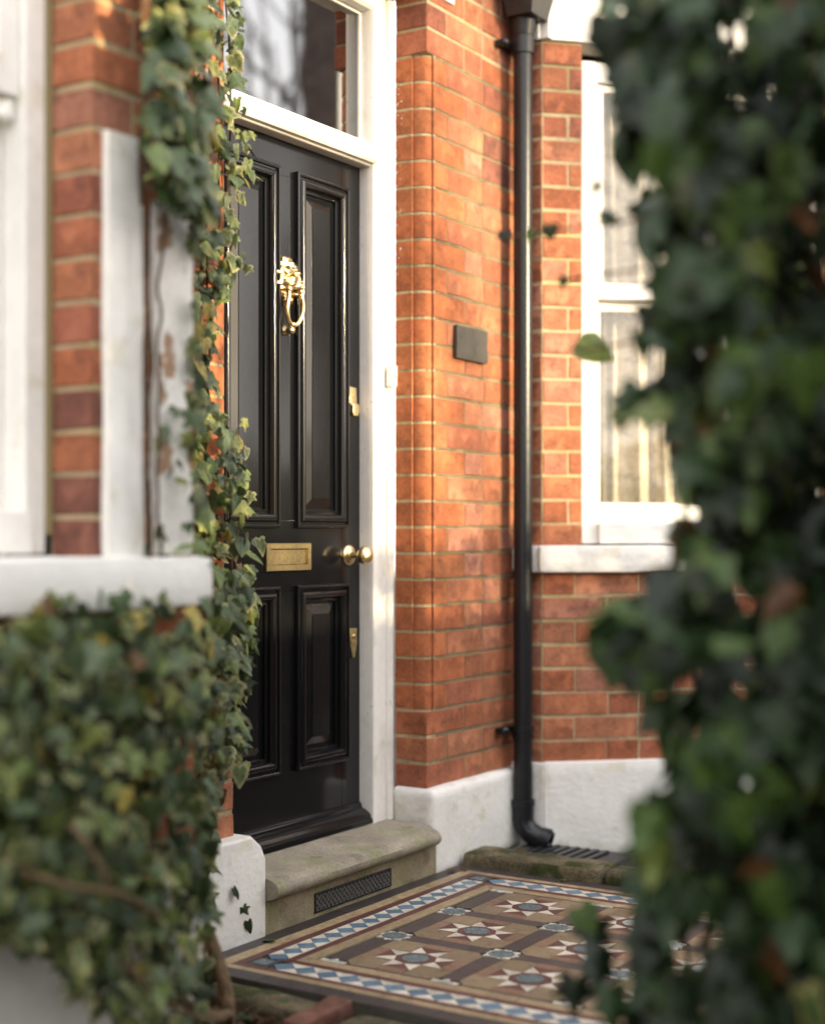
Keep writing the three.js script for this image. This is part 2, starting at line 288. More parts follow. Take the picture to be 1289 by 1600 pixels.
// ---- white plinth blocks at the foot of each pier
solo('plinth', softBox(0.575, 0.262, 0.152, 0.02, 0.016, 0.0035, 3).translate(0.7725, 0.113, -0.041), M.whiteStone, 'white painted plinth under the sunlit brick pier beside the stone step', 'plinth');
{
  const z0 = -0.13, z1 = 0.045, P = [[-0.80, -0.04], [-0.335, -0.04], [-0.335, 0.192], [-0.352, 0.222], [-0.385, 0.248], [-0.80, 0.248]];
  const s = new THREE.Shape(P.map(p => new THREE.Vector2(...p)));
  let g = new THREE.ExtrudeGeometry(s, { depth: z1 - z0 - 0.02, bevelEnabled: true, bevelSize: 0.009, bevelThickness: 0.01, bevelSegments: 3 }); g.translate(0, 0, z0 + 0.01);
  g.deleteAttribute('uv'); g.deleteAttribute('normal'); g = metreUV(toCreasedNormals(g, 0.6));
  solo('plinth', g, M.whiteStone, 'white painted plinth with cut corner at the near end of the step', 'plinth');
}
// ---- lintel over the doorway
solo('stone_lintel', softBox(1.2, 0.24, 0.14, 0.008, 0.05, 0.001, 6).translate(0.055, 2.735, -0.062), M.whiteStone, 'white stone lintel above the doorway at the top edge', 'lintel');
{
  const g = thing('brick_wall', 'brickwork of the house above the doorway lintel', 'brick wall'), r = rng(329);
  part('mortar', wallBack(-0.40, -0.001, 0, 0, 0.9, 2.86, 3.3), M.mortar, g);
  for (let i = 0; i < 5; i++) course(g, -0.395, 0, 0, 0.89, 2.865 + i * CH, i, r);
}

// ---------------------------------------------------------------- doorway
const DX = 0.03, FX = 0.39, DZ = -0.167;               // middle of the door, edge of the opening, face of the door
const mirrorX = p => p.map(([x, z]) => [2 * DX - x, z]).reverse();
{
  const g = thing('door_frame', 'white painted wooden door frame with fanlight over the black door', 'door frame');
  const jamb = [[FX, -0.167], [FX, -0.124], [FX + 0.002, -0.119], [FX + 0.006, -0.1165], [FX + 0.012, -0.1160], [FX + 0.016, -0.1185], [FX + 0.019, -0.1185], [FX + 0.066, -0.1185], [FX + 0.068, -0.1225], [FX + 0.071, -0.1225],
    [FX + 0.073, -0.1150], [FX + 0.079, -0.1095], [FX + 0.088, -0.1075], [FX + 0.097, -0.1095], [FX + 0.104, -0.1150], [FX + 0.1085, -0.124], [FX + 0.1085, -0.21], [FX + 0.02, -0.21], [FX + 0.02, -0.167]];
  part('jamb', planPrism(jamb, 0.146, 2.613, 0.4), M.white, g); part('jamb', planPrism(mirrorX(jamb), 0.146, 2.613, 0.4), M.white, g);
  const x0 = 2 * DX - FX, rail = (y, f) => [[-0.20, y + 0.074], [-0.170, y + 0.074], [-0.132, y + 0.066], [-0.1225, y + 0.062], [-0.1205, y + 0.056], [-0.1205, y + 0.028], [-0.1255, y + 0.0265], [-0.1255, y + 0.0245], [-0.112, y + 0.022], [-0.106, y + 0.016], [-0.105, y + 0.009], [-0.110, y + 0.002], [-0.1165, y], [-0.1225, y + 0.0005], [-0.125, y - 0.003], [-0.129, y - 0.005], [-0.20, y - 0.005]];
  part('transom', runX(rail(2.093), x0 - 0.001, FX + 0.001, 0.4), M.white, g);
  part('head', runX([[-0.20, 2.552], [-0.127, 2.552], [-0.121, 2.556], [-0.1165, 2.562], [-0.1165, 2.613], [-0.20, 2.613]], x0 - 0.001, FX + 0.001, 0.4), M.white, g);
  const w = part('fanlight', join([box(x0, x0 + 0.010, 2.167, 2.552, -0.178, -0.160), box(FX - 0.010, FX, 2.167, 2.552, -0.178, -0.160), box(x0 + 0.010, FX - 0.010, 2.542, 2.552, -0.178, -0.160)]), M.white, g);
  part('pane', box(x0 + 0.008, FX - 0.008, 2.16, 2.545, -0.173, -0.168), M.mirrorPane, w);
}
// sweep a moulding section [inset, height] round a rectangle that faces +z
function sweepRect(x0, x1, y0, y1, prof, z, cap = false, crease = 0.45) {
  const t = [], ring = ([d, h]) => [[x0 + d, y0 + d, z + h], [x1 - d, y0 + d, z + h], [x1 - d, y1 - d, z + h], [x0 + d, y1 - d, z + h]];
  for (let i = 0; i + 1 < prof.length; i++) {
    const A = ring(prof[i]), B = ring(prof[i + 1]);
    for (let k = 0; k < 4; k++) { const a = A[k], b = A[(k + 1) % 4], c = B[(k + 1) % 4], d = B[k]; t.push(...a, ...b, ...c, ...a, ...c, ...d); }
  }
  if (cap) { const B = ring(prof[prof.length - 1]); t.push(...B[0], ...B[1], ...B[2], ...B[0], ...B[2], ...B[3]); }
  return metreUV(toCreasedNormals(fromTris(t), crease));
}
{
  const g = thing('front_door', 'black gloss four-panelled front door with brass fittings', 'door');
  const xl = 2 * DX - FX - 0.014, xr = FX + 0.014, zb = DZ - 0.045, zf = DZ - 0.001, yb = 0.150, yt = 2.092;
  const pan = [[0.069, 0.321], [2 * DX - 0.321, 2 * DX - 0.069]], rows = [[1.018, 2.012], [0.340, 0.857]], in_ = 0.02;
  const [ra, rb] = [pan[0][0] + in_, pan[0][1] - in_], [la, lb] = [pan[1][0] + in_, pan[1][1] - in_];
  part('stile', cbox(rb, xr, yb, yt, zb, zf, 0.0003), M.black, g); part('stile', cbox(xl, la, yb, yt, zb, zf, 0.0003), M.black, g);
  for (const [a, b] of [[yb, rows[1][0] + in_], [rows[1][1] - in_, rows[0][0] + in_], [rows[0][1] - in_, yt]]) part('rail', cbox(la + 0.0004, rb - 0.0004, a, b, zb, zf - 0.0006, 0.0003), M.blackH, g);
  for (const [a, b] of [[rows[1][0] + in_, rows[1][1] - in_], [rows[0][0] + in_, rows[0][1] - in_]]) part('muntin', cbox(lb, ra, a + 0.0004, b - 0.0004, zb, zf - 0.0003, 0.0003), M.black, g);
  const arc = (cx, cy, rx, ry, a0, a1, n) => [...Array(n + 1)].map((_, k) => { const a = lerp(a0, a1, k / n) * Math.PI / 180; return [cx + rx * Math.cos(a), cy + ry * Math.sin(a)]; });
  const prof = [[0, -0.001], ...arc(0.0055, 0.0095, 0.0055, 0.0062, 180, 0, 9), [0.0115, 0.0068], [0.0155, 0.0068], ...arc(0.0275, 0.0035, 0.0120, 0.0145, 172, 8, 12), [0.0400, -0.001], [0.0435, -0.001], ...arc(0.0468, -0.0040, 0.0030, 0.0034, 150, 0, 6), [0.050, -0.0105]];
  for (const [a, b] of pan) for (const [c, d] of rows) {
    const p = part('panel', sweepRect(a, b, c, d, [[0.044, -0.0115], [0.054, -0.0115], [0.084, -0.001], [0.0845, 0.0015]], DZ, true, 0.2), M.black, g);
    part('moulding', sweepRect(a, b, c, d, prof, DZ), M.black, p);
  }
  part('weather_bar', runX([[DZ - 0.01, 0.206], [DZ + 0.004, 0.206], [DZ + 0.008, 0.200], [DZ + 0.010, 0.191], [DZ + 0.022, 0.186], [DZ + 0.037, 0.176], [DZ + 0.041, 0.170], [DZ + 0.041, 0.163], [DZ + 0.047, 0.160], [DZ + 0.049, 0.1495], [DZ - 0.01, 0.1495]], xl + 0.014, xr - 0.0145, 0.4), M.blackH, g);
  // letter plate
  {
    const a = -0.063, b = 0.139, c = 0.899, d = 0.976;
    const p = part('letter_plate', sweepRect(a, b, c, d, [[0, 0], [0, 0.0065], [0.0016, 0.0085], [0.0150, 0.0085], [0.0165, 0.0070], [0.0165, 0.0006]], DZ), M.oldBrass, g);
    part('flap', sweepRect(a + 0.0168, b - 0.0168, c + 0.0168, d - 0.0168, [[0, -0.001], [0.0006, 0.0012], [0.002, 0.002]], DZ, true), M.oldBrass, p);
  }
  // round knob on its rose
  {
    const k = part('knob', lathe([[0, 0.078], [0.010, 0.0775], [0.018, 0.0745], [0.0235, 0.069], [0.0265, 0.061], [0.0265, 0.054], [0.0235, 0.0465], [0.0175, 0.0415], [0.011, 0.039], [0.0085, 0.034], [0.0085, 0.022], [0.011, 0.012]]), M.brass, g);
    part('rose', lathe([[0.011, 0.0125], [0.0145, 0.0115], [0.016, 0.0085], [0.024, 0.0075], [0.0275, 0.0058], [0.0300, 0.003], [0.0305, 0]]), M.brass, k);
    k.rotation.x = Math.PI / 2; k.position.set(0.334, 0.939, DZ);
  }
  // two small brass covers near the edge
  {
    const flat = (pts, depth) => { const e = new THREE.ExtrudeGeometry(new THREE.Shape(pts.map(p => new THREE.Vector2(...p))), { depth, bevelEnabled: true, bevelSize: 0.001, bevelThickness: 0.001, bevelSegments: 2 }); e.deleteAttribute('uv'); return e; };
    const e = part('lock_cover', join([flat([[-0.017, 0.04], [0.017, 0.038], [0.019, 0.002], [0.017, -0.012], [-0.004, -0.016], [-0.015, -0.006]], 0.003), flat([[-0.004, -0.012], [0.016, -0.008], [0.026, -0.016], [0.025, -0.032], [0.018, -0.043], [-0.003, -0.043], [-0.006, -0.034]], 0.009)]), M.brass, g); e.position.set(0.350, 1.394, DZ);
    part('screw', new THREE.SphereGeometry(0.0032, 10, 6).scale(1, 1, 0.5).translate(0, 0.014, 0.004), M.oldBrass, e);
    const f = part('key_cover', join([flat([[-0.018, 0.042], [0.016, 0.042], [0.017, 0.0], [0.013, -0.015], [0.006, -0.042], [-0.003, -0.043], [-0.010, -0.016], [-0.016, -0.004]], 0.004), new THREE.SphereGeometry(0.008, 12, 8).scale(1, 1, 0.6).translate(0, 0.02, 0.005), flat([[-0.015, 0.006], [0.014, 0.006], [0.014, -0.001], [-0.014, -0.001]], 0.007)]), M.oldBrass, g); f.position.set(0.352, 0.680, DZ);
  }
  // lion's head knocker
  {
    const E = [], add = (x, y, rx, ry, rz, rot = 0) => E.push([x, y, rx, ry, rz, rot]);
    for (let k = 0; k < 12; k++) { const a = k / 12 * 6.283 + 0.26, lo = Math.sin(a) < -0.5; add(0.0300 * Math.cos(a), 0.010 + 0.043 * Math.sin(a), 0.0190, 0.0118, lo ? 0.013 : 0.019, a + 0.45); }
    for (let k = 0; k < 10; k++) { const a = k / 10 * 6.283 + 0.32; if (Math.sin(a) > -0.7) add(0.0230 * Math.cos(a), 0.014 + 0.031 * Math.sin(a), 0.0150, 0.0095, 0.030, a - 0.4); }
    add(0, 0.010, 0.0255, 0.031, 0.036); add(0, 0.029, 0.016, 0.012, 0.043); add(-0.0115, 0.0205, 0.0115, 0.0062, 0.047, 0.30); add(0.0115, 0.0205, 0.0115, 0.0062, 0.047, -0.30);
    add(-0.0175, -0.002, 0.0125, 0.014, 0.038); add(0.0175, -0.002, 0.0125, 0.014, 0.038); add(0, 0.006, 0.0085, 0.024, 0.053); add(0, -0.0125, 0.0190, 0.0150, 0.058); add(0, -0.0045, 0.0105, 0.0068, 0.065);
    add(-0.0095, -0.0175, 0.0108, 0.0092, 0.060); add(0.0095, -0.0175, 0.0108, 0.0092, 0.060); add(0, -0.0355, 0.0125, 0.0080, 0.046); add(0, -0.051, 0.0095, 0.0140, 0.026); add(-0.009, -0.046, 0.007, 0.012, 0.021, 0.2); add(0.009, -0.046, 0.007, 0.012, 0.021, -0.2);
    const dent = [[-0.0105, 0.0150, 0.0052, 0.010], [0.0105, 0.0150, 0.0052, 0.010], [0, -0.0265, 0.0062, 0.012], [-0.007, -0.0262, 0.004, 0.008], [0.007, -0.0262, 0.004, 0.008]];
    const H = (x, y) => {
      let h = 0;
      for (const [cx, cy, rx, ry, rz, rot] of E) { const dx = x - cx, dy = y - cy, c = Math.cos(rot), s = Math.sin(rot), q = 1 - ((dx * c + dy * s) / rx) ** 2 - ((-dx * s + dy * c) / ry) ** 2; if (q > 0) { const v = rz * Math.pow(q, 0.42); const k = 0.0055, m = clamp(0.5 + 0.5 * (v - h) / k, 0, 1); h = lerp(h, v, m) + k * m * (1 - m); } }
      for (const [cx, cy, w, dp] of dent) h -= Math.min(h, dp) * Math.exp(-(((x - cx) / w) ** 2 + ((y - cy) / (w * 0.6)) ** 2));
      return h;
    };
    const nx = 84, ny = 116, X = i => lerp(-0.055, 0.055, i / nx), Y = j => lerp(-0.068, 0.070, j / ny), t = [], hh = [];
    for (let j = 0; j <= ny; j++) for (let i = 0; i <= nx; i++) hh.push(H(X(i), Y(j)));
    const V = (i, j) => [X(i), Y(j), hh[j * (nx + 1) + i]];
    for (let j = 0; j < ny; j++) for (let i = 0; i < nx; i++) { const a = V(i, j), b = V(i + 1, j), c = V(i + 1, j + 1), d = V(i, j + 1); if (Math.max(a[2], b[2], c[2], d[2]) > 0.0008) t.push(...a, ...b, ...c, ...a, ...c, ...d); }
    const kn = new THREE.Group(); kn.name = 'knocker'; kn.position.set(0.026, 1.697, DZ); kn.scale.set(1.1, 1.04, 1.0); g.add(kn);
    part('lion_head', metreUV(toCreasedNormals(fromTris(t), 1.1)), M.brass, kn);
    const U = [[-0.0225, -0.024, 0.034], [-0.0270, -0.042, 0.037], [-0.0320, -0.066, 0.036], [-0.0300, -0.090, 0.033], [-0.0165, -0.110, 0.030], [0, -0.116, 0.029], [0.0165, -0.110, 0.030], [0.0300, -0.090, 0.033], [0.0320, -0.066, 0.036], [0.0270, -0.042, 0.037], [0.0225, -0.024, 0.034]];
    part('ring', join([tube(U, 0.0060, 70, 14), new THREE.SphereGeometry(0.0092, 20, 14).scale(1.35, 0.85, 0.95).translate(0, -0.115, 0.029), new THREE.SphereGeometry(0.0095, 16, 12).translate(-0.0225, -0.024, 0.034), new THREE.SphereGeometry(0.0095, 16, 12).translate(0.0225, -0.024, 0.034)]), M.brass, kn);
    const st = part('striker', lathe([[0, 0.032], [0.006, 0.031], [0.0095, 0.027], [0.0105, 0.021], [0.008, 0.014], [0.0095, 0.009], [0.0135, 0.004], [0.014, 0]]), M.brass, kn); st.rotation.x = Math.PI / 2; st.position.set(0, -0.128, 0);
  }
}
// ---- bell push on the frame
{
  const g = thing('doorbell', 'small white plastic bell push on the door frame beside the brick', 'doorbell');
  part('casing', cbox(0.449, 0.480, 1.440, 1.505, -0.112, -0.091, 0.003), M.plastic, g);
  part('button', lathe([[0, 0.004], [0.004, 0.0035], [0.006, 0.001], [0.0062, 0]], 20).rotateX(Math.PI / 2).translate(0.4645, 1.472, -0.091), M.oldBrass, g);
}
// ---- stone step with moulded nosing
{
  const g = thing('doorstep', 'worn sandstone doorstep with rounded nosing below the black door', 'step');
  const prof = [[-0.20, 0.147], [-0.12, 0.1465], [-0.06, 0.146], [-0.01, 0.145], [0.03, 0.143], [0.052, 0.141], [0.066, 0.137], [0.077, 0.130], [0.0835, 0.120], [0.0835, 0.109], [0.077, 0.099], [0.066, 0.092], [0.052, 0.088], [0.042, 0.0865], [0.030, 0.0865], [-0.20, 0.0865]];
  const fine = []; for (let i = 0; i + 1 < prof.length; i++) { const m = Math.max(1, Math.ceil(Math.hypot(prof[i + 1][0] - prof[i][0], prof[i + 1][1] - prof[i][1]) / 0.016)); for (let k = 0; k < m; k++) fine.push([lerp(prof[i][0], prof[i + 1][0], k / m), lerp(prof[i][1], prof[i + 1][1], k / m)]); }
  const nx = 84, xa = -0.328, xb = 0.468, t = [], P = [];
  for (let i = 0; i <= nx; i++) {
    const x = lerp(xa, xb, i / nx), end = sstep(xb - 0.03, xb, x), wear = -0.007 * Math.exp(-(((x - 0.05) / 0.22) ** 2));
    P.push(fine.map(([z, y]) => {
      const nose = sstep(0.02, 0.06, z), cx = 0.03, cy = 0.116, sh = 1 - 0.45 * end * end * nose, top = y > 0.12 ? 1 : 0;
      let Z = z > cx ? cx + (z - cx) * sh : z, Y = nose > 0 ? cy + (y - cy) * (1 - 0.25 * end * end * nose) : y;
      Z += 0.0022 * nose * n3(x * 22, y * 40, z * 22, 2) + 0.0012 * nose * n3(x * 90, y * 90, z * 90, 5); Y += (0.0014 * n3(x * 14, z * 18, 3, 8) + wear * sstep(-0.14, 0.03, z)) * top;
      return [x, Y, Z];
    }));
  }
  for (let i = 0; i < nx; i++) for (let k = 0; k + 1 < fine.length; k++) { const a = P[i][k], b = P[i][k + 1], c = P[i + 1][k + 1], d = P[i + 1][k]; t.push(...a, ...b, ...c, ...a, ...c, ...d); }
  for (const e of [0, nx]) for (let k = 1; k + 1 < fine.length; k++) t.push(...P[e][0], ...P[e][k], ...P[e][k + 1]);
  part('tread', metreUV(toCreasedNormals(fromTris(t), 0.8)), M.sand, g);
  const rs = (x0, x1, y0, y1, z0, z1, k) => softBox(x1 - x0, y1 - y0, z1 - z0, 0.0012, 0.012, 0.0012, k, 20).translate((x0 + x1) / 2, (y0 + y1) / 2, (z0 + z1) / 2);
  part('riser', join([rs(-0.405, -0.112, -0.043, 0.087, -0.12, 0.036, 12), rs(0.245, 0.495, -0.043, 0.087, -0.12, 0.036, 13), rs(-0.113, 0.246, 0.056, 0.0868, -0.12, 0.0358, 14), rs(-0.113, 0.246, -0.043, 0.013, -0.12, 0.0358, 15), rs(-0.113, 0.246, 0.012, 0.057, -0.12, -0.07, 16)]), M.sandDark, g);
  const v = part('air_vent', sweepRect(-0.115, 0.248, 0.009, 0.060, [[0, 0], [0, 0.004], [0.001, 0.005], [0.0045, 0.005], [0.0045, -0.01]], 0.0352), M.iron, g), bars = [], r = rng(5);
  const L = 0.363, Hh = 0.049, bar = (x0, y0, x1, y1) => { const l = Math.hypot(x1 - x0, y1 - y0); bars.push(new THREE.BoxGeometry(l, 0.0046, 0.004).rotateZ(Math.atan2(y1 - y0, x1 - x0)).translate((x0 + x1) / 2, (y0 + y1) / 2, 0.0368 + r() * 0.0008)); };
  for (let x = -Hh; x < L; x += 0.0175) for (const s of [0, 1]) { let a = x, b = x + Hh, ya = s ? Hh : 0, yb2 = s ? 0 : Hh; const f = p => lerp(ya, yb2, (p - x) / Hh); const a2 = Math.max(a, 0), b2 = Math.min(b, L); if (b2 - a2 > 0.003) bar(-0.115 + a2, 0.011 + f(a2), -0.115 + b2, 0.011 + f(b2)); }
  part('lattice', join(bars), mat([0.10, 0.095, 0.09], 0.6, { metalness: 0.2 }), v);
}
// ---- slate plaque
{
  const p = softBox(0.192, 0.103, 0.014, 0.003, 0.008, 0.0022, 31, 30); p.rotateZ(-0.01).translate(0.744, 1.5895, 0.009);
  solo('slate_plaque', p, M.slate, 'small blank grey slate plaque fixed on the sunlit brick pier', 'plaque');
}
// ---- cast iron downpipe
{
  const g = thing('downpipe', 'black cast iron downpipe with hopper in the corner by the bay', 'downpipe'), X = 0.985, Z = 0.062;
  part('pipe', metreUV(new THREE.CylinderGeometry(0.0305, 0.0305, 2.55, 28, 1, true).translate(X, 1.385, Z)), M.iron, g);
  for (const [y, h, rr] of [[2.575, 0.055, 0.037], [0.372, 0.018, 0.0355], [0.352, 0.012, 0.034], [0.135, 0.02, 0.0385], [0.105, 0.05, 0.035]]) part('collar', metreUV(new THREE.CylinderGeometry(rr, rr, h, 28).translate(X, y, Z)), M.iron, g);
  for (const y of [0.372, 2.575]) part('bracket', join([box(X - 0.075, X + 0.05, y - 0.008, y + 0.008, 0.002, 0.030), new THREE.SphereGeometry(0.016, 14, 10).translate(X - 0.066, y, 0.030), new THREE.SphereGeometry(0.014, 14, 10).translate(X + 0.048, y, 0.026)]), M.iron, g);
  part('shoe', join([tube([[X, 0.11, Z], [X, 0.075, Z + 0.002], [X + 0.004, 0.045, Z + 0.02], [X + 0.012, 0.024, Z + 0.06], [X + 0.018, 0.014, Z + 0.09]], 0.0345, 20, 20), tube([[X + 0.012, 0.024, Z + 0.06], [X + 0.0165, 0.018, Z + 0.084]], 0.0385, 3, 20)]), M.iron, g);
  const hop = new THREE.CylinderGeometry(0.150, 0.078, 0.22, 4, 1, false, Math.PI / 4).scale(1, 1, 0.8).translate(X - 0.01, 2.765, Z + 0.022); hop.deleteAttribute('normal'); hop.deleteAttribute('uv');
  part('hopper', join([toCreasedNormals(hop, 0.2), box(X - 0.115, X + 0.055, 2.876, 2.95, 0.002, 0.17), new THREE.CylinderGeometry(0.044, 0.036, 0.05, 24).translate(X, 2.63, Z)]), M.iron, g);
}

// ---------------------------------------------------------------- bay window beyond the pipe
const BP = 46 * Math.PI / 180, BX = 1.045, BZ = 0.10;
const bayBox = (u0, u1, y0, y1, n0, n1, c = 0.002) => cbox(u0, u1, y0, y1, n0, n1, c).rotateY(-BP).translate(BX, 0, BZ);
{
  const g = thing('bay_window', 'far bay window with white sash and brick beside the downpipe', 'bay window'), r = rng(401);
  part('mortar', join([wallBack(BX, 0, Math.PI / 2, -0.05, 0.1, 0.24, 2.6, 0.1), wallBack(BX, BZ, BP, 0, 0.134, 0.24, 2.6), wallBack(BX, BZ, BP, 0.134, 1.1, 0.24, 0.90), wallBack(BX, BZ, BP, 0.98, 1.1, 0.9, 2.6)]), M.mortar, g);
  const y0 = 0.256;
  for (let i = 0; i < 30; i++) {
    const y = y0 + i * CH;
    layOne(g, BX, 0, Math.PI / 2, 0.0, 0.1, y, r, 0.1);
    if (y < 0.86) course(g, BX, BZ, BP, 1.1, y, i, r, { from: 0.003 });
    else if (i % 2) layOne(g, BX, BZ, BP, 0.003, 0.134, y, r); else { layOne(g, BX, BZ, BP, 0.003, 0.085, y, r); layOne(g, BX, BZ, BP, 0.0925, 0.134, y, r); }
    if (y > 0.86) layOne(g, BX, BZ, BP, 0.985, 1.1, y, r);
  }
  const w0 = 0.137, w1 = 0.98;
  const fr = part('window_frame', join([bayBox(w0, w0 + 0.055, 0.97, 2.55, -0.10, -0.012), bayBox(w1 - 0.055, w1, 0.97, 2.55, -0.10, -0.012), bayBox(w0 + 0.055, w1 - 0.055, 2.483, 2.55, -0.10, -0.014), bayBox(w0 + 0.055, w1 - 0.055, 0.97, 1.035, -0.10, 0.012)]), M.white, g);
  part('upper_sash', join([bayBox(w0 + 0.056, w0 + 0.082, 1.775, 2.482, -0.062, -0.030), bayBox(w1 - 0.082, w1 - 0.056, 1.775, 2.482, -0.062, -0.030), bayBox(w0 + 0.082, w1 - 0.082, 1.775, 1.827, -0.062, -0.026), bayBox(w0 + 0.082, w1 - 0.082, 2.455, 2.482, -0.062, -0.030)]), M.white, fr);
  part('lower_sash', join([bayBox(w0 + 0.056, w0 + 0.082, 1.036, 1.774, -0.096, -0.064), bayBox(w1 - 0.082, w1 - 0.056, 1.036, 1.774, -0.096, -0.064), bayBox(w0 + 0.082, w1 - 0.082, 1.036, 1.105, -0.096, -0.062), bayBox(w0 + 0.082, w1 - 0.082, 1.74, 1.774, -0.096, -0.066)]), M.white, fr);
  part('pane', bayBox(w0 + 0.08, w1 - 0.08, 1.825, 2.457, -0.047, -0.0465, 0.0001), M.pane, fr); part('pane', bayBox(w0 + 0.08, w1 - 0.08, 1.103, 1.742, -0.081, -0.0805, 0.0001), M.pane, fr);
  for (const [a, b, k] of [[w0 + 0.03, 0.60, 1], [0.70, w1 - 0.03, 2]]) {
    const q = new THREE.PlaneGeometry(b - a, 1.56, 60, 14), p = q.attributes.position;
    for (let i = 0; i < p.count; i++) { const x = p.getX(i), y = p.getY(i); p.setZ(i, 0.022 * Math.sin(x * 62 + k + 0.4 * Math.sin(y * 2)) + 0.009 * Math.sin(x * 140 + y * 1.2)); p.setX(i, x * (1 - 0.06 * Math.sin((y + 0.78) * 2))); }
    q.computeVertexNormals(); part('curtain', metreUV(q.translate((a + b) / 2, 1.76, -0.20).rotateY(-BP).translate(BX, 0, BZ)), M.curtain, g);
  }
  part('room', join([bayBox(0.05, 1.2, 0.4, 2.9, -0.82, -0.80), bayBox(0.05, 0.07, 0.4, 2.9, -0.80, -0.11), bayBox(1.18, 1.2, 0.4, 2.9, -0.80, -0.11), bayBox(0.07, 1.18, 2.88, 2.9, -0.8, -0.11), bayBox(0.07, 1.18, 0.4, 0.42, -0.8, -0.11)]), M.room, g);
  part('sill', join([softBox(1.16, 0.088, 0.17, 0.012, 0.02, 0.001, 14).translate(0.555, 0.920, -0.030).rotateY(-BP).translate(BX, 0, BZ), softBox(0.10, 0.0875, 0.13, 0.01, 0.02, 0.001, 15).translate(BX + 0.012, 0.9195, 0.072)]), M.whiteStone, g);
  part('lintel', join([softBox(1.16, 0.34, 0.14, 0.01, 0.04, 0.001, 16).translate(0.56, 2.772, -0.058).rotateY(-BP).translate(BX, 0, BZ), softBox(0.1, 0.338, 0.13, 0.01, 0.04, 0.001, 17).translate(BX + 0.036, 2.771, 0.068)]), M.whiteStone, g);
  part('plinth', join([softBox(1.15, 0.31, 0.14, 0.015, 0.025, 0.002, 18).translate(0.565, 0.107, -0.045).rotateY(-BP).translate(BX, 0, BZ), softBox(0.1, 0.309, 0.16, 0.012, 0.025, 0.002, 19).translate(BX + 0.03, 0.1065, 0.045)]), M.whiteStone, g);
  const fx = BX + 1.1 * Math.cos(BP), fz = BZ + 1.1 * Math.sin(BP);
  part('front_wall', wallBack(fx, fz, 0, 0, 1.6, -0.05, 3.0, 0.12, 0.003), M.bricks[1], g);
}
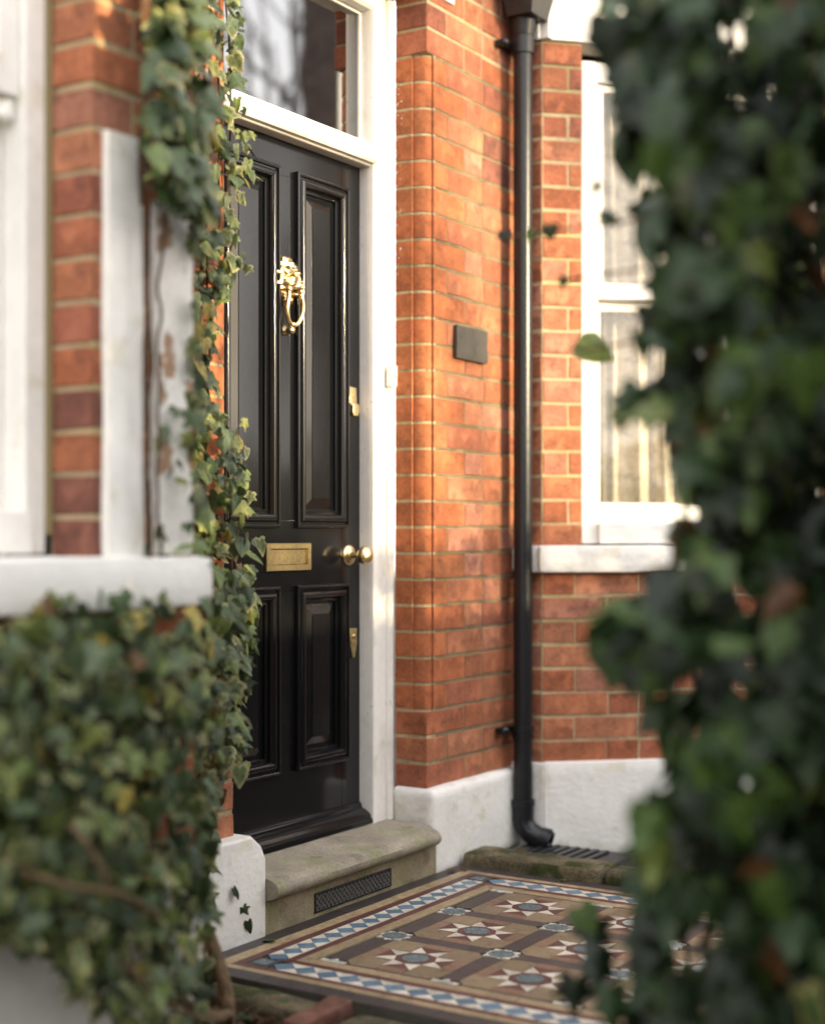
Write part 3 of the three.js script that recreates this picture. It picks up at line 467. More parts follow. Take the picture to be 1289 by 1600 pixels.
// ---------------------------------------------------------------- bay window on the near side
{
  const g = thing('bay_window', 'nearer bay window at the left with white sash, sill and peeling boards', 'bay window'), r = rng(431), z = 0.42, xl = -2.6, xa = -1.315, xb = -1.035;
  part('mortar', join([wallBack(xa, z, 0, 0.004, xb - xa - 0.004, 0.95, 3.2), wallBack(xl, z, 0, 0, xb - xl - 0.004, 0.30, 0.90)]), M.mortar, g);
  for (let i = 0; i < 29; i++) {
    const y = 0.957 + i * CH, k = i % 2 ? ST : HD;
    const a = layOne(g, xa, z, 0, 0, k, y, r, 0.1, 0.02), b = layOne(g, xa, z, 0, k + PERP, xb - xa, y, r, 0.1, 0.02);
    if (i === 0 || i === 1) a.material = M.bricks[7];
  }
  for (let i = 0; i < 7; i++) course(g, xl, z, 0, xb - xl, 0.34 + i * CH, i, r);
  part('side_wall', wallBack(-1.036, 0.419, Math.atan2(-0.42, 0.285), 0, 0.505, -0.03, 3.2, 0.1, 0.0), M.bricks[3], g);
  const zf = 0.318, wr = xa - 0.002, wl = -2.4, fw = 0.062;
  part('mastic', metreUV(box(wr - 0.012, wr, 1.0, 3.0, zf - 0.02, zf + 0.006)), mat([0.24, 0.19, 0.09], 0.8), g);
  const fr = part('window_frame', join([cbox(wr - fw, wr - 0.012, 0.965, 3.0, zf - 0.10, zf), cbox(wl, wl + 0.09, 0.965, 3.0, zf - 0.10, zf), cbox(wl + 0.09, wr - fw, 0.965, 1.04, zf - 0.10, zf + 0.02), cbox(wl + 0.09, wr - fw, 2.9, 3.0, zf - 0.10, zf)]), M.white, g);
  part('upper_sash', join([cbox(wr - 0.107, wr - fw - 0.001, 1.79, 2.9, zf - 0.05, zf - 0.015), cbox(wl + 0.091, wr - 0.108, 1.79, 1.86, zf - 0.05, zf - 0.012), cbox(wr - 0.099, wr - fw - 0.003, 1.742, 1.789, zf - 0.05, zf - 0.018, 0.01)]), M.white, fr);
  part('lower_sash', join([cbox(wr - 0.095, wr - fw - 0.001, 1.04, 1.76, zf - 0.096, zf - 0.056), cbox(wl + 0.091, wr - 0.096, 1.04, 1.12, zf - 0.096, zf - 0.054), cbox(wl + 0.091, wr - 0.096, 1.72, 1.76, zf - 0.096, zf - 0.058)]), M.white, fr);
  part('pane', metreUV(box(wl + 0.10, wr - 0.106, 1.855, 2.9, zf - 0.034, zf - 0.0335)), M.pane, fr); part('pane', metreUV(box(wl + 0.10, wr - 0.094, 1.118, 1.722, zf - 0.077, zf - 0.0765)), M.pane, fr);
  const q = new THREE.PlaneGeometry(1.15, 2.0, 120, 2), p = q.attributes.position; for (let i = 0; i < p.count; i++) p.setZ(i, 0.012 * Math.sin(p.getX(i) * 70)); q.computeVertexNormals();
  part('net_curtain', metreUV(q.translate(-1.86, 1.95, zf - 0.16)), M.net, g);
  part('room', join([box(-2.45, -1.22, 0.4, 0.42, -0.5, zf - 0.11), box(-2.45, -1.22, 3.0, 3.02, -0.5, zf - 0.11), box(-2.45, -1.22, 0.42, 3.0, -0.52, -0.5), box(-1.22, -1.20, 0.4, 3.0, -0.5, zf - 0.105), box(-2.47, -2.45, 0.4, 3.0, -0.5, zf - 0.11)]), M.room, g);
  part('sill', softBox(1.62, 0.096, 0.24, 0.014, 0.03, 0.002, 22).translate(-1.857, 0.9115, 0.362), M.whiteStone, g);
  part('board', softBox(0.094, 0.775, 0.020, 0.005, 0.02, 0.0018, 23).translate(-1.246, 1.3465, 0.431), M.white, g);
  const b2 = part('board', softBox(0.108, 0.672, 0.020, 0.005, 0.02, 0.003, 24).translate(-1.114, 1.296, 0.431), M.peel, g); b2.userData.label = 'shorter white board with peeling paint';
  part('plinth', softBox(1.62, 0.40, 0.16, 0.02, 0.04, 0.003, 25).translate(-1.85, 0.148, 0.375), M.whiteStone, g);
}
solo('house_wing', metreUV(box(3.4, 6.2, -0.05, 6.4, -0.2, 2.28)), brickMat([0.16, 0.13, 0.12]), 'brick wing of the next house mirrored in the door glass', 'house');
// ---------------------------------------------------------------- ground and tiled path
solo('ground', metreUV(new THREE.PlaneGeometry(160, 160).rotateX(-Math.PI / 2).translate(0, -0.05, 60)), M.soil, 'dark garden soil', null, null, 'structure');
solo('pavement', metreUV(box(-40, 40, -0.048, -0.035, 4.2, 40)), M.darkStone, 'grey paving of the street in front of the garden', null, null, 'structure');
{
  const g = new THREE.Group(); g.name = 'tiled_path'; scene.add(g); tag(g, 'patterned path of small geometric clay tiles', null, null, 'structure');
  const PX = -0.010, ZS = 0.040, ZE = 2.1, WX = 0.2870, WZ = 0.3050, ZN = 0.312, HX = 0.632;
  part('bed', metreUV(box(PX - HX, PX + HX, -0.06, -0.0035, ZS - 0.02, ZE)), mat([0.10, 0.09, 0.08], 0.95, { map: rep(T.stone, 0.3) }), g);
  const COL = { black: [0.062, 0.053, 0.053], buff: [0.42, 0.325, 0.20], maroon: [0.135, 0.052, 0.046], white: [0.74, 0.70, 0.61], blue: [0.135, 0.235, 0.34], field: [0.28, 0.212, 0.135], pink: [0.26, 0.160, 0.105], bar: [0.085, 0.066, 0.066], grey: [0.50, 0.57, 0.58] };
  const tileMap = rep(T.tile, 0.25), tileBump = rep(T.grain, 0.08), mosaicMap = rep(T.mosaic, 0.09);
  const tm = {}; for (const k in COL) tm[k] = [0.9, 1.0, 1.12].map(f => mat(COL[k].map(c => c * f), 0.52, { map: k === 'grey' ? mosaicMap : tileMap, bumpMap: tileBump, bumpScale: 0.0006 }));
  const tiles = [], r = rng(900);
  const clipTo = (poly, ax, lim, keep) => { const out = []; for (let i = 0; i < poly.length; i++) { const a = poly[i], b = poly[(i + 1) % poly.length], da = (a[ax] - lim) * keep, db = (b[ax] - lim) * keep; if (da >= 0) out.push(a); if (da * db < 0) { const t = da / (da - db); out.push([lerp(a[0], b[0], t), lerp(a[1], b[1], t)]); } } return out; };
  const put = (polys, key, lim) => {
    polys = polys.map(p => { if (lim) for (const [ax, l, k] of lim) p = p.length ? clipTo(p, ax, l, k) : p; return p; }).filter(p => p.length > 2);
    if (!polys.length) return;
    let cx = 0, cz = 0, n = 0, ar = 0; for (const p of polys) for (let i = 0; i < p.length; i++) { cx += p[i][0]; cz += p[i][1]; n++; const q = p[(i + 1) % p.length]; ar += Math.abs(0) + (p[i][0] * q[1] - q[0] * p[i][1]) / 2; }
    cx /= n; cz /= n; if (Math.abs(ar) < 4e-5) return;
    const [u, v, D] = seen(cx, 0, cz), inView = u > 360 && u < 985 && v < 1615 ? 1 : 0.02;
    tiles.push({ polys, key, cx, cz, size: Math.abs(ar) / (D * D) * inView, y: (r() - 0.5) * 0.0009, tone: Math.floor(r() * 3) });
  };
  const quad = (x0, x1, z0, z1) => [[x0, z0], [x1, z0], [x1, z1], [x0, z1]];
  // border strips along the step (z) and down both sides (x); each strip is a row of tiles mitred at the corners
  const zb = [[0.040, 0.088, 'black'], [0.088, 0.125, 'buff'], [0.125, 0.150, 'maroon'], [0.214, 0.237, 'maroon'], [0.237, 0.272, 'buff']];
  const xb = [[0.578, 0.632, 'black'], [0.554, 0.578, 'buff'], [0.535, 0.554, 'maroon'], [0.450, 0.473, 'maroon'], [0.416, 0.450, 'buff']];
  for (let i = 0; i < 5; i++) {
    const [z0, z1, key] = zb[i], [xi, xo] = xb[i];
    let x = -xo; while (x < xo - 1e-6) { let e = Math.min(xo, x + 0.152); if (xo - e < 0.03) e = xo; const a = Math.max(x, -xo), L0 = x <= -xo + 1e-6, R1 = e >= xo - 1e-6; put([[[PX + a, z0], [PX + e, z0], [PX + (R1 ? xi : e), z1], [PX + (L0 ? -xi : a), z1]]], key); x = e; }
    for (const s of [-1, 1]) { let z = z0; while (z < ZE - 0.01) { const e = Math.min(ZE, z + (z === z0 ? 0.07 + i * 0.013 : 0.152)); put([[[PX + s * xo, z], [PX + s * xo, e], [PX + s * xi, e], [PX + s * xi, z === z0 ? z1 : z]]], key); z = e; } }
  }
  // diamonds
  const dz0 = 0.151, dz1 = 0.213, dzm = 0.182, xs0 = -0.474, xs1 = 0.474, nD = 17, wD = (xs1 - xs0) / nD;
  for (let k = 0; k < nD; k++) { const a = PX + xs0 + k * wD, b = a + wD, m = (a + b) / 2; put([[[a, dzm], [m, dz0], [b, dzm], [m, dz1]]], 'blue'); put([[[m, dz0], [b + wD / 2, dz0], [b, dzm]].map(([x, z]) => [Math.min(x, PX + xs1), z])], 'white'); put([[[b, dzm], [b + wD / 2, dz1], [m, dz1]].map(([x, z]) => [Math.min(x, PX + xs1), z])], 'white'); }
  for (const s of [-1, 1]) {
    const x0 = PX + s * 0.4735, x1 = PX + s * 0.5345, xm = (x0 + x1) / 2, w = 0.0610;
    put([quad(Math.min(x0, x1), Math.max(x0, x1), dz0, dz1)], 'black'); put([[[-0.02, -0.02], [0.02, -0.02], [0.02, 0.02], [-0.02, 0.02]].map(([a, b]) => [xm + a, dzm + b])], 'grey'); tiles[tiles.length - 1].y += 0.0012;
    for (let z = dz1; z < ZE - w; z += w) { const m = z + w / 2, e = z + w; put([[[xm, z], [x1, m], [xm, e], [x0, m]]], 'blue'); put([[[x0, m], [xm, e], [x0, e + w / 2]]], 'white'); put([[[x1, m], [x1, e + w / 2], [xm, e]]], 'white'); }
  }
  // star field
  const lim = [[0, PX - 0.415, 1], [0, PX + 0.415, -1], [1, 0.273, 1], [1, ZE - 0.01, -1]];
  const P = (cx, cz, rad, deg) => [cx + rad * Math.cos(deg * Math.PI / 180), cz + rad * 1.06 * Math.sin(deg * Math.PI / 180)];
  const rows = Math.ceil((ZE - ZN) / WZ), bx = 0.0235, bz = 0.0250, nr = 0.046;
  for (let j = 0; j < rows; j++) for (let i = -1; i <= 1; i++) {
    const cx = PX + i * WX, cz = ZN + (j + 0.5) * WZ, ax = WX / 2 - bx, az = WZ / 2 - bz, ri = 0.050, rt = 0.0945;
    for (let k = 0; k < 8; k++) put([[P(cx, cz, ri, 45 * k), P(cx, cz, rt, 45 * k + 22.5), P(cx, cz, ri, 45 * k + 45)]], 'white', lim);
    put([[...Array(8)].map((_, k) => P(cx, cz, ri - 0.0008, 45 * k))], 'maroon', lim);
    put([[...Array(8)].map((_, k) => P(cx, cz, 0.033, 45 * k + 22.5))], 'grey', lim); if (tiles[tiles.length - 1].key === 'grey') tiles[tiles.length - 1].y += 0.0012;
    for (let k = 0; k < 4; k++) {
      const d = 90 * k, t0 = P(cx, cz, rt, d - 22.5), t1 = P(cx, cz, rt, d + 22.5);
      put([[P(cx, cz, ri, d), t0, t1]], 'maroon', lim);
      const edge = k % 2 ? [[t0[0], cz + (k === 1 ? az : -az)], [t1[0], cz + (k === 1 ? az : -az)]] : [[cx + (k === 0 ? ax : -ax), t0[1]], [cx + (k === 0 ? ax : -ax), t1[1]]];
      put([[t0, edge[0], edge[1], t1]], 'pink', lim);
      const sx = k === 0 || k === 3 ? 1 : -1, sz = k < 2 ? 1 : -1, q = [0.0945 * Math.cos(Math.PI / 8), 0.0945 * Math.sin(Math.PI / 8)], cut = 0.023;
      const c = [[ri * 0.7071, ri * 0.7071 * 1.06], [q[0], q[1] * 1.06], [ax, q[1] * 1.06], [ax, az - cut], [ax - cut, az], [q[1], az], [q[1], q[0] * 1.06]].map(([a, b]) => [cx + sx * a, cz + sz * b]);
      put([c], 'field', lim);
    }
  }
  for (let j = 0; j <= rows; j++) for (let i = -1.5; i <= 1.5; i++) {
    const cx = PX + i * WX, cz = ZN + j * WZ;
    put([[...Array(8)].map((_, k) => P(cx, cz, 0.0315, 45 * k + 22.5))], 'grey', lim);
    put([...Array(8)].map((_, k) => [P(cx, cz, 0.0322, 45 * k - 22.5), P(cx, cz, nr, 45 * k), P(cx, cz, 0.0322, 45 * k + 22.5)]), 'white', lim);
    if (i < 1.5) put([[[cx + 0.032, cz], [cx + 0.046, cz - bz], [cx + WX - 0.046, cz - bz], [cx + WX - 0.032, cz], [cx + WX - 0.046, cz + bz], [cx + 0.046, cz + bz]]], 'bar', lim);
    put([[[cx, cz + 0.032], [cx + bx, cz + 0.046], [cx + bx, cz + WZ - 0.046], [cx, cz + WZ - 0.032], [cx - bx, cz + WZ - 0.046], [cx - bx, cz + 0.046]]], 'bar', lim);
  }
  tiles.sort((a, b) => b.size - a.size);
  const build = t => {
    const v = [];
    for (const p0 of t.polys) {
      let mx = 0, mz = 0; for (const q of p0) { mx += q[0] / p0.length; mz += q[1] / p0.length; }
      const p = p0.map(([x, z]) => { const l = Math.hypot(x - mx, z - mz) || 1, k = Math.max(0.7, 1 - 0.0007 / l); return [mx + (x - mx) * k, mz + (z - mz) * k]; });
      const c = p.map(q => new THREE.Vector2(q[0], q[1])); const rev = THREE.ShapeUtils.area(c) > 0;
      for (const [a, b, d] of THREE.ShapeUtils.triangulateShape(c, [])) { const T3 = [a, b, d].map(i => [p[i][0], t.y, p[i][1]]); if (rev) T3.reverse(); v.push(...T3.flat()); }
      for (let i = 0; i < p.length; i++) { const a = p[i], b = p[(i + 1) % p.length]; v.push(a[0], t.y, a[1], b[0], t.y, b[1], b[0], -0.006, b[1], a[0], t.y, a[1], b[0], -0.006, b[1], a[0], -0.006, a[1]); }
    }
    return fromTris(v);
  };
  tiles.slice(0, 300).forEach(t => part('tile', metreUV(build(t), 1, t.cx * 3.7 + t.y * 900, t.cz * 2.3), tm[t.key][t.tone], g));
  const rest = tiles.slice(300).map(t => { const q = metreUV(build(t)), c = COL[t.key], n = q.attributes.position.count, a = new Float32Array(n * 3); for (let i = 0; i < n; i++) { a[3 * i] = c[0]; a[3 * i + 1] = c[1]; a[3 * i + 2] = c[2]; } q.setAttribute('color', new THREE.BufferAttribute(a, 3)); return q; });
  part('small_tiles', mergeGeometries(rest), mat([1, 1, 1], 0.52, { vertexColors: true, map: tileMap, bumpMap: tileBump, bumpScale: 0.0006 }), g).userData.kind = 'stuff';
}
// ---- stones beside the path
solo('kerb_stone', softBox(0.125, 0.11, 0.46, 0.02, 0.012, 0.006, 41, 14).translate(0.683, -0.013, 0.275), M.mossy, 'mossy stone kerb beside the tiles, the length next to the white plinth', 'kerb');
solo('kerb_stone', softBox(0.12, 0.105, 0.62, 0.02, 0.016, 0.006, 42, 14).translate(0.684, -0.015, 0.822), M.mossy, 'mossy stone kerb beside the tiles, the length half behind the ivy', 'kerb');
solo('edging_stone', softBox(0.085, 0.08, 0.34, 0.014, 0.012, 0.005, 43, 16).translate(-0.690, -0.048, 0.33), M.mossy, 'narrow greenish stone edging along the near side of the tiles', 'edging stone');
solo('stone_slab', softBox(0.62, 0.06, 0.80, 0.015, 0.025, 0.005, 44, 10).translate(-0.957, -0.046, 0.945), M.mossy, 'flat moss-stained stone slab beside the tiles at the bottom edge', 'slab');
{
  const b = softBox(0.19, 0.05, 0.066, 0.007, 0.007, 0.005, 45, 34); b.scale(0.85, 0.85, 0.85).rotateY(-0.12).rotateZ(0.10).translate(-0.725, -0.022, 0.495);
  solo('broken_brick', b, brickMat([0.24, 0.12, 0.09]), 'broken red brick lying on the soil beside the tiles', 'brick');
}
{
  const g = thing('drain', 'dark drain grating below the mouth of the downpipe', 'drain');
  part('surround', metreUV(box(0.78, 1.06, -0.05, -0.004, 0.06, 0.42)), M.darkStone, g);
  for (let k = 0; k < 7; k++) part('bar', cbox(0.84, 1.02, -0.003, 0.008, 0.13 + k * 0.034, 0.148 + k * 0.034, 0.002), M.iron, g);
}
// ---------------------------------------------------------------- ivy
const leafMat = new THREE.MeshPhysicalMaterial({ color: 0xffffff, vertexColors: true, roughness: 0.42, side: THREE.DoubleSide, map: T.leaf, bumpMap: T.leafBump, bumpScale: 0.0015, transmission: 0.22, thickness: 0, specularIntensity: 0.55 });
const stemMat = mat([0.30, 0.20, 0.12], 0.9, { map: rep(T.bark, 0.08) }), woodMat = mat([0.62, 0.50, 0.37], 0.9, { map: rep(T.bark, 0.1), bumpMap: rep(T.bark, 0.06), bumpScale: 0.003 });
// colours of a blade: [middle, margin]
const LEAF = [
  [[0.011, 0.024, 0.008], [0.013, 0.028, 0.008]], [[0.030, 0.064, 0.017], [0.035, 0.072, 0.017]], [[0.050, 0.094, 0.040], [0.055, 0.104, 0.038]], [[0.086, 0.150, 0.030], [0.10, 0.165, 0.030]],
  [[0.18, 0.235, 0.040], [0.25, 0.28, 0.055]], [[0.080, 0.125, 0.034], [0.56, 0.48, 0.18]], [[0.42, 0.33, 0.05], [0.50, 0.39, 0.07]], [[0.13, 0.05, 0.014], [0.19, 0.08, 0.02]],
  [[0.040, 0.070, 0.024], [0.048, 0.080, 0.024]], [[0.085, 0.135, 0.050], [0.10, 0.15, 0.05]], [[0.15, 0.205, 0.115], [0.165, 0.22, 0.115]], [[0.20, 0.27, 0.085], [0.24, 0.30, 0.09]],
  [[0.30, 0.34, 0.10], [0.38, 0.40, 0.13]], [[0.15, 0.20, 0.075], [0.66, 0.60, 0.31]], [[0.48, 0.38, 0.08], [0.56, 0.45, 0.11]], [[0.17, 0.075, 0.025], [0.24, 0.12, 0.035]]];
const OUT = [
  [[0.10, -0.10], [0.30, -0.16], [0.50, 0.02], [0.36, 0.17], [0.50, 0.34], [0.60, 0.52], [0.34, 0.52], [0.20, 0.62], [0.12, 0.84]],
  [[0.10, -0.06], [0.26, -0.08], [0.40, 0.05], [0.34, 0.20], [0.42, 0.38], [0.46, 0.50], [0.28, 0.54], [0.18, 0.68], [0.10, 0.86]],
  [[0.12, -0.12], [0.34, -0.20], [0.52, -0.06], [0.40, 0.14], [0.62, 0.32], [0.70, 0.46], [0.40, 0.46], [0.24, 0.56], [0.13, 0.80]],
  [[0.14, -0.04], [0.34, 0.02], [0.46, 0.20], [0.44, 0.36], [0.36, 0.52], [0.26, 0.66], [0.16, 0.80], [0.10, 0.88], [0.05, 0.95]],
  [[0.16, -0.14], [0.38, -0.14], [0.50, 0.04], [0.48, 0.20], [0.52, 0.36], [0.42, 0.50], [0.30, 0.60], [0.20, 0.74], [0.10, 0.90]],
  [[0.08, -0.10], [0.20, -0.16], [0.34, -0.06], [0.28, 0.12], [0.30, 0.28], [0.30, 0.44], [0.22, 0.58], [0.15, 0.74], [0.08, 0.90]]];
const bladeCache = {};
function blade(shape, col) {
  const key = shape + '_' + col; if (bladeCache[key]) return bladeCache[key];
  const r = rng(shape * 71 + 5), fold = 0.12 + 0.28 * r(), droop = 0.12 + 0.25 * r(), o = OUT[shape % 6], v = [], c = [], uv = [], [ci, ce] = LEAF[col];
  const lift = ([x, y]) => [x, y, -fold * Math.abs(x) - droop * y * y * 0.6 + 0.05 * Math.sin(x * 9 + shape)];
  const pt = (q, e) => { v.push(...lift(q)); c.push(...(e ? ce : ci)); uv.push(0.5 + q[0] / 1.5, (q[1] + 0.2) / 1.25); };
  for (const s of [-1, 1]) {
    const e = o.map(([x, y]) => [s * x * (0.92 + 0.16 * r()), y]), mid = [[0, 0], [0, 0.3], [0, 0.6], [0, 1]], inner = e.map(([x, y]) => [x * 0.62, lerp(0.33, y, 0.62)]);
    const full = [[0, 0], ...e, [0, 1]], inn = [[0, 0.13], ...inner, [0, 0.74]];
    for (let i = 0; i + 1 < full.length; i++) { const A = full[i], B = full[i + 1], C = inn[i + 1], Dd = inn[i]; pt(A, 1); pt(s > 0 ? B : C, s > 0 ? 1 : 0); pt(s > 0 ? C : B, s > 0 ? 0 : 1); pt(A, 1); pt(s > 0 ? C : Dd, 0); pt(s > 0 ? Dd : C, 0); }
    const hub = [0, 0.36]; for (let i = 0; i + 1 < inn.length; i++) { pt(hub, 0); pt(s > 0 ? inn[i] : inn[i + 1], 0); pt(s > 0 ? inn[i + 1] : inn[i], 0); }
  }
  let g = new THREE.BufferGeometry(); g.setAttribute('position', new THREE.BufferAttribute(new Float32Array(v), 3)); g = toCreasedNormals(g, 1.2);
  g.setAttribute('color', new THREE.BufferAttribute(new Float32Array(c), 3)); g.setAttribute('uv', new THREE.BufferAttribute(new Float32Array(uv), 2)); return bladeCache[key] = g;
}
function leafMatrix(p, n, tip, s, wide) {
  const Z = new THREE.Vector3(...n).normalize(), Y = new THREE.Vector3(...tip); Y.addScaledVector(Z, -Y.dot(Z)).normalize(); const X = Y.clone().cross(Z);
  return new THREE.Matrix4().makeBasis(X, Y, Z).scale(new THREE.Vector3(s * (wide ?? 1), s, s)).setPosition(...p);
}
function growIvy(plant, leaves) {                       // the largest 300 in view are leaves of their own, the rest one mass
  for (const l of leaves) { const [u, v, D] = seen(...l.p), e = Math.max(0, -u, u - 1289, -v, v - 1600); l.w = D > 0 ? l.s / D * (e > 0 ? 0.05 : 1) : 0; }
  leaves.sort((a, b) => b.w - a.w);
  leaves.slice(0, 300).forEach(l => { const o = part('leaf', blade(l.k, l.c), leafMat, plant); o.matrixAutoUpdate = true; leafMatrix(l.p, l.n, l.t, l.s, l.x).decompose(o.position, o.quaternion, o.scale); });
  const rest = leaves.slice(300); if (rest.length) part('foliage', mergeGeometries(rest.map(l => blade(l.k, l.c).clone().applyMatrix4(leafMatrix(l.p, l.n, l.t, l.s, l.x)))), leafMat, plant).userData.kind = 'stuff';
}
const pickLeaf = (r, w) => { let v = r() * w.reduce((a, b) => a + b), i = 0; while ((v -= w[i]) > 0) i++; return Math.min(i, 7) + (w.base ?? 0); };
const edgeAt = (tab, v) => { for (let i = 0; i + 1 < tab.length; i++) if (v <= tab[i + 1][0]) return lerp(tab[i][1], tab[i + 1][1], clamp((v - tab[i][0]) / (tab[i + 1][0] - tab[i][0]), 0, 1)); return tab[tab.length - 1][1]; };
const nudge = (r, a) => (r() - 0.5) * 2 * a;
function hang(r, p, s, w, nrm = [-0.15, 0.35, 0.9], wild = 0.75) { return { p, s, x: 0.66 + 0.4 * r(), c: pickLeaf(r, w), k: Math.floor(r() * 12), n: [nrm[0] + nudge(r, wild), nrm[1] + nudge(r, wild), nrm[2] + nudge(r, wild * 0.6)], t: [nudge(r, 0.8), -1 + nudge(r, 0.5), nudge(r, 0.5)] }; }
// ---- climbing ivy on the near pier and the corner of the nearer bay
{
  const g = thing('ivy_plant', 'climbing ivy hanging over the near brick pier and door edge', 'ivy'), r = rng(1201), L = [];
  const right = [[0, 372], [60, 378], [130, 372], [200, 384], [270, 392], [330, 370], [400, 382], [440, 358], [520, 340], [620, 338], [655, 366], [720, 388], [800, 392], [860, 402], [930, 402], [1000, 392], [1060, 386], [1150, 380], [1210, 358], [1300, 335], [1420, 332], [1520, 330]];
  const wU = [3, 4.5, 6, 5, 2.5, 4.5, 0.8, 0.4]; wU.base = 8;
  for (let k = 0; k < 860; k++) { const v = -80 + r() * 1590, e = edgeAt(right, v), u = e - 4 - Math.pow(r(), 1.15) * (v < 340 ? 150 : v < 480 ? 85 : 80), z = 0.02 + r() * 0.10; L.push(hang(r, atZ(u, v, z), 0.030 + 0.025 * r(), wU)); }
  for (let k = 0; k < 210; k++) { const v = -120 + r() * 440, u = 232 + (v > 210 ? (v - 210) * 0.45 : 0) + r() * (v > 210 ? 60 : 95); L.push(hang(r, atZ(u, v, 0.46 + r() * 0.09), 0.042 + 0.026 * r(), wU)); }
  for (let k = 0; k < 40; k++) { const v = 330 + r() * 560, u = 300 + r() * 14; L.push(hang(r, atZ(u, v, 0.42 + r() * 0.06), 0.03 + 0.02 * r(), wU)); }
  for (const [u, v, s, c] of [[378, 26, 0.036, 1], [372, 60, 0.03, 3], [385, 170, 0.026, 0], [391, 205, 0.03, 4], [389, 250, 0.036, 3], [394, 268, 0.032, 1], [386, 225, 0.03, 5], [378, 300, 0.034, 5], [382, 395, 0.022, 1], [388, 415, 0.026, 5], [406, 842, 0.045, 5], [387, 700, 0.036, 5], [384, 655, 0.032, 4], [394, 770, 0.034, 5], [398, 930, 0.036, 2], [388, 990, 0.034, 5], [396, 1000, 0.026, 3], [384, 1075, 0.03, 5], [388, 1190, 0.028, 4], [366, 1388, 0.032, 0], [388, 1440, 0.036, 0], [380, 1418, 0.026, 1]]) L.push({ ...hang(r, atZ(u, v, v > 1350 ? 0.052 : 0.07), s, [1, 1, 1, 1, 1, 1, 0, 0], [-0.35, 0.25, 0.85], 0.45), c: c + 8 });
  for (let s = 0; s < 9; s++) { const pts = []; let u = 225 + s * 17 + nudge(r, 6); for (let v = -100; v < (s < 4 ? 330 : 1480); v += 60) { u += nudge(r, 7); pts.push(s < 4 ? atZ(u, v, 0.445) : atZ(Math.min(u, edgeAt(right, v) - 12), v, 0.018)); } part('stem', metreUV(tube(pts, s % 3 ? 0.0028 : 0.0045, 60, 6)), stemMat, g); }
  part('trunk', metreUV(tube([[-0.858, -0.05, 0.36], [-0.850, 0.03, 0.35], [-0.832, 0.12, 0.30], [-0.80, 0.26, 0.19], [-0.74, 0.42, 0.09], [-0.68, 0.62, 0.035], [-0.64, 0.9, 0.02]], 0.0155, 50, 10)), woodMat, g);
  growIvy(g, L);
}
// ---- ivy massed under the sill of the nearer bay
{
  const g = thing('ivy_plant', 'dense ivy massed below the white sill of the nearer bay', 'ivy'), r = rng(1301), L = [], w = [6, 5, 5, 4.5, 2.4, 6, 0.7, 0.6]; w.base = 8;
  const top = [[-200, 985], [0, 968], [100, 962], [200, 955], [280, 962], [330, 950], [400, 900]], bot = [[-200, 1455], [0, 1465], [90, 1490], [130, 1545], [180, 1590], [400, 1595]];
  for (let k = 0; k < 2100; k++) { const u = -180 + r() * 560, a = edgeAt(top, u), b = edgeAt(bot, u), v = a + Math.pow(r(), 0.95) * (b - a), lim = v > 1200 ? 335 - (v - 1200) * 0.02 : 385; if (u > lim) continue; const dep = u > 300 ? lerp(0.44, 0.06, clamp((u - 300) / 60, 0, 1)) : 0.46; L.push(hang(r, atZ(u, v, dep + Math.pow(r(), 1.3) * 0.22), 0.026 + 0.027 * r(), w, [-0.25, 0.4, 0.85], 0.85)); }
  for (let k = 0; k < 26; k++) { const u = 60 + r() * 260; L.push(hang(r, atZ(u, 925 + r() * 30, 0.50 + r() * 0.05), 0.03 + 0.015 * r(), w)); }
  for (let k = 0; k < 34; k++) { const u = 225 + r() * 70, v = 330 + Math.pow(r(), 0.6) * 560; if (r() < 0.7 && v < 800) continue; L.push(hang(r, atZ(u, v, 0.46), 0.024 + 0.012 * r(), w)); }
  for (let s = 0; s < 10; s++) { const pts = []; let u = -60 + s * 40 + nudge(r, 12), z = 0.47; for (let v = edgeAt(bot, u) - 40; v > 960; v -= 50) { u += nudge(r, 22); pts.push(atZ(u, v, z + nudge(r, 0.03))); } part('stem', metreUV(tube(pts, 0.0035, 40, 6)), stemMat, g); }
  for (const q of [[[30, 1360, 0.66], [110, 1385, 0.69], [190, 1398, 0.69], [250, 1440, 0.66], [262, 1500, 0.62]], [[190, 1500, 0.66], [250, 1560, 0.64], [310, 1590, 0.60], [350, 1592, 0.52]], [[110, 1290, 0.69], [150, 1340, 0.70], [175, 1400, 0.69]]]) part('stem', metreUV(tube(q.map(p => atZ(...p)), 0.0052, 30, 8)), woodMat, g);
  part('stem', metreUV(tube([[-0.87, -0.02, 0.37], [-0.93, 0.03, 0.42], [-1.02, 0.06, 0.46], [-1.12, 0.11, 0.48], [-1.22, 0.20, 0.49], [-1.36, 0.24, 0.49]], 0.010, 40, 8)), woodMat, g);
  for (let s = 0; s < 4; s++) { const pts = []; let u = 232 + s * 4; for (let v = 890; v > 320; v -= 40) { u = clamp(u + nudge(r, 7), 226, 256); pts.push(atZ(u, v, 0.462 + nudge(r, 0.004))); } part('stem', metreUV(tube(pts, 0.0024 + 0.0016 * r(), 50, 7)), stemMat, g); }
  growIvy(g, L);
}
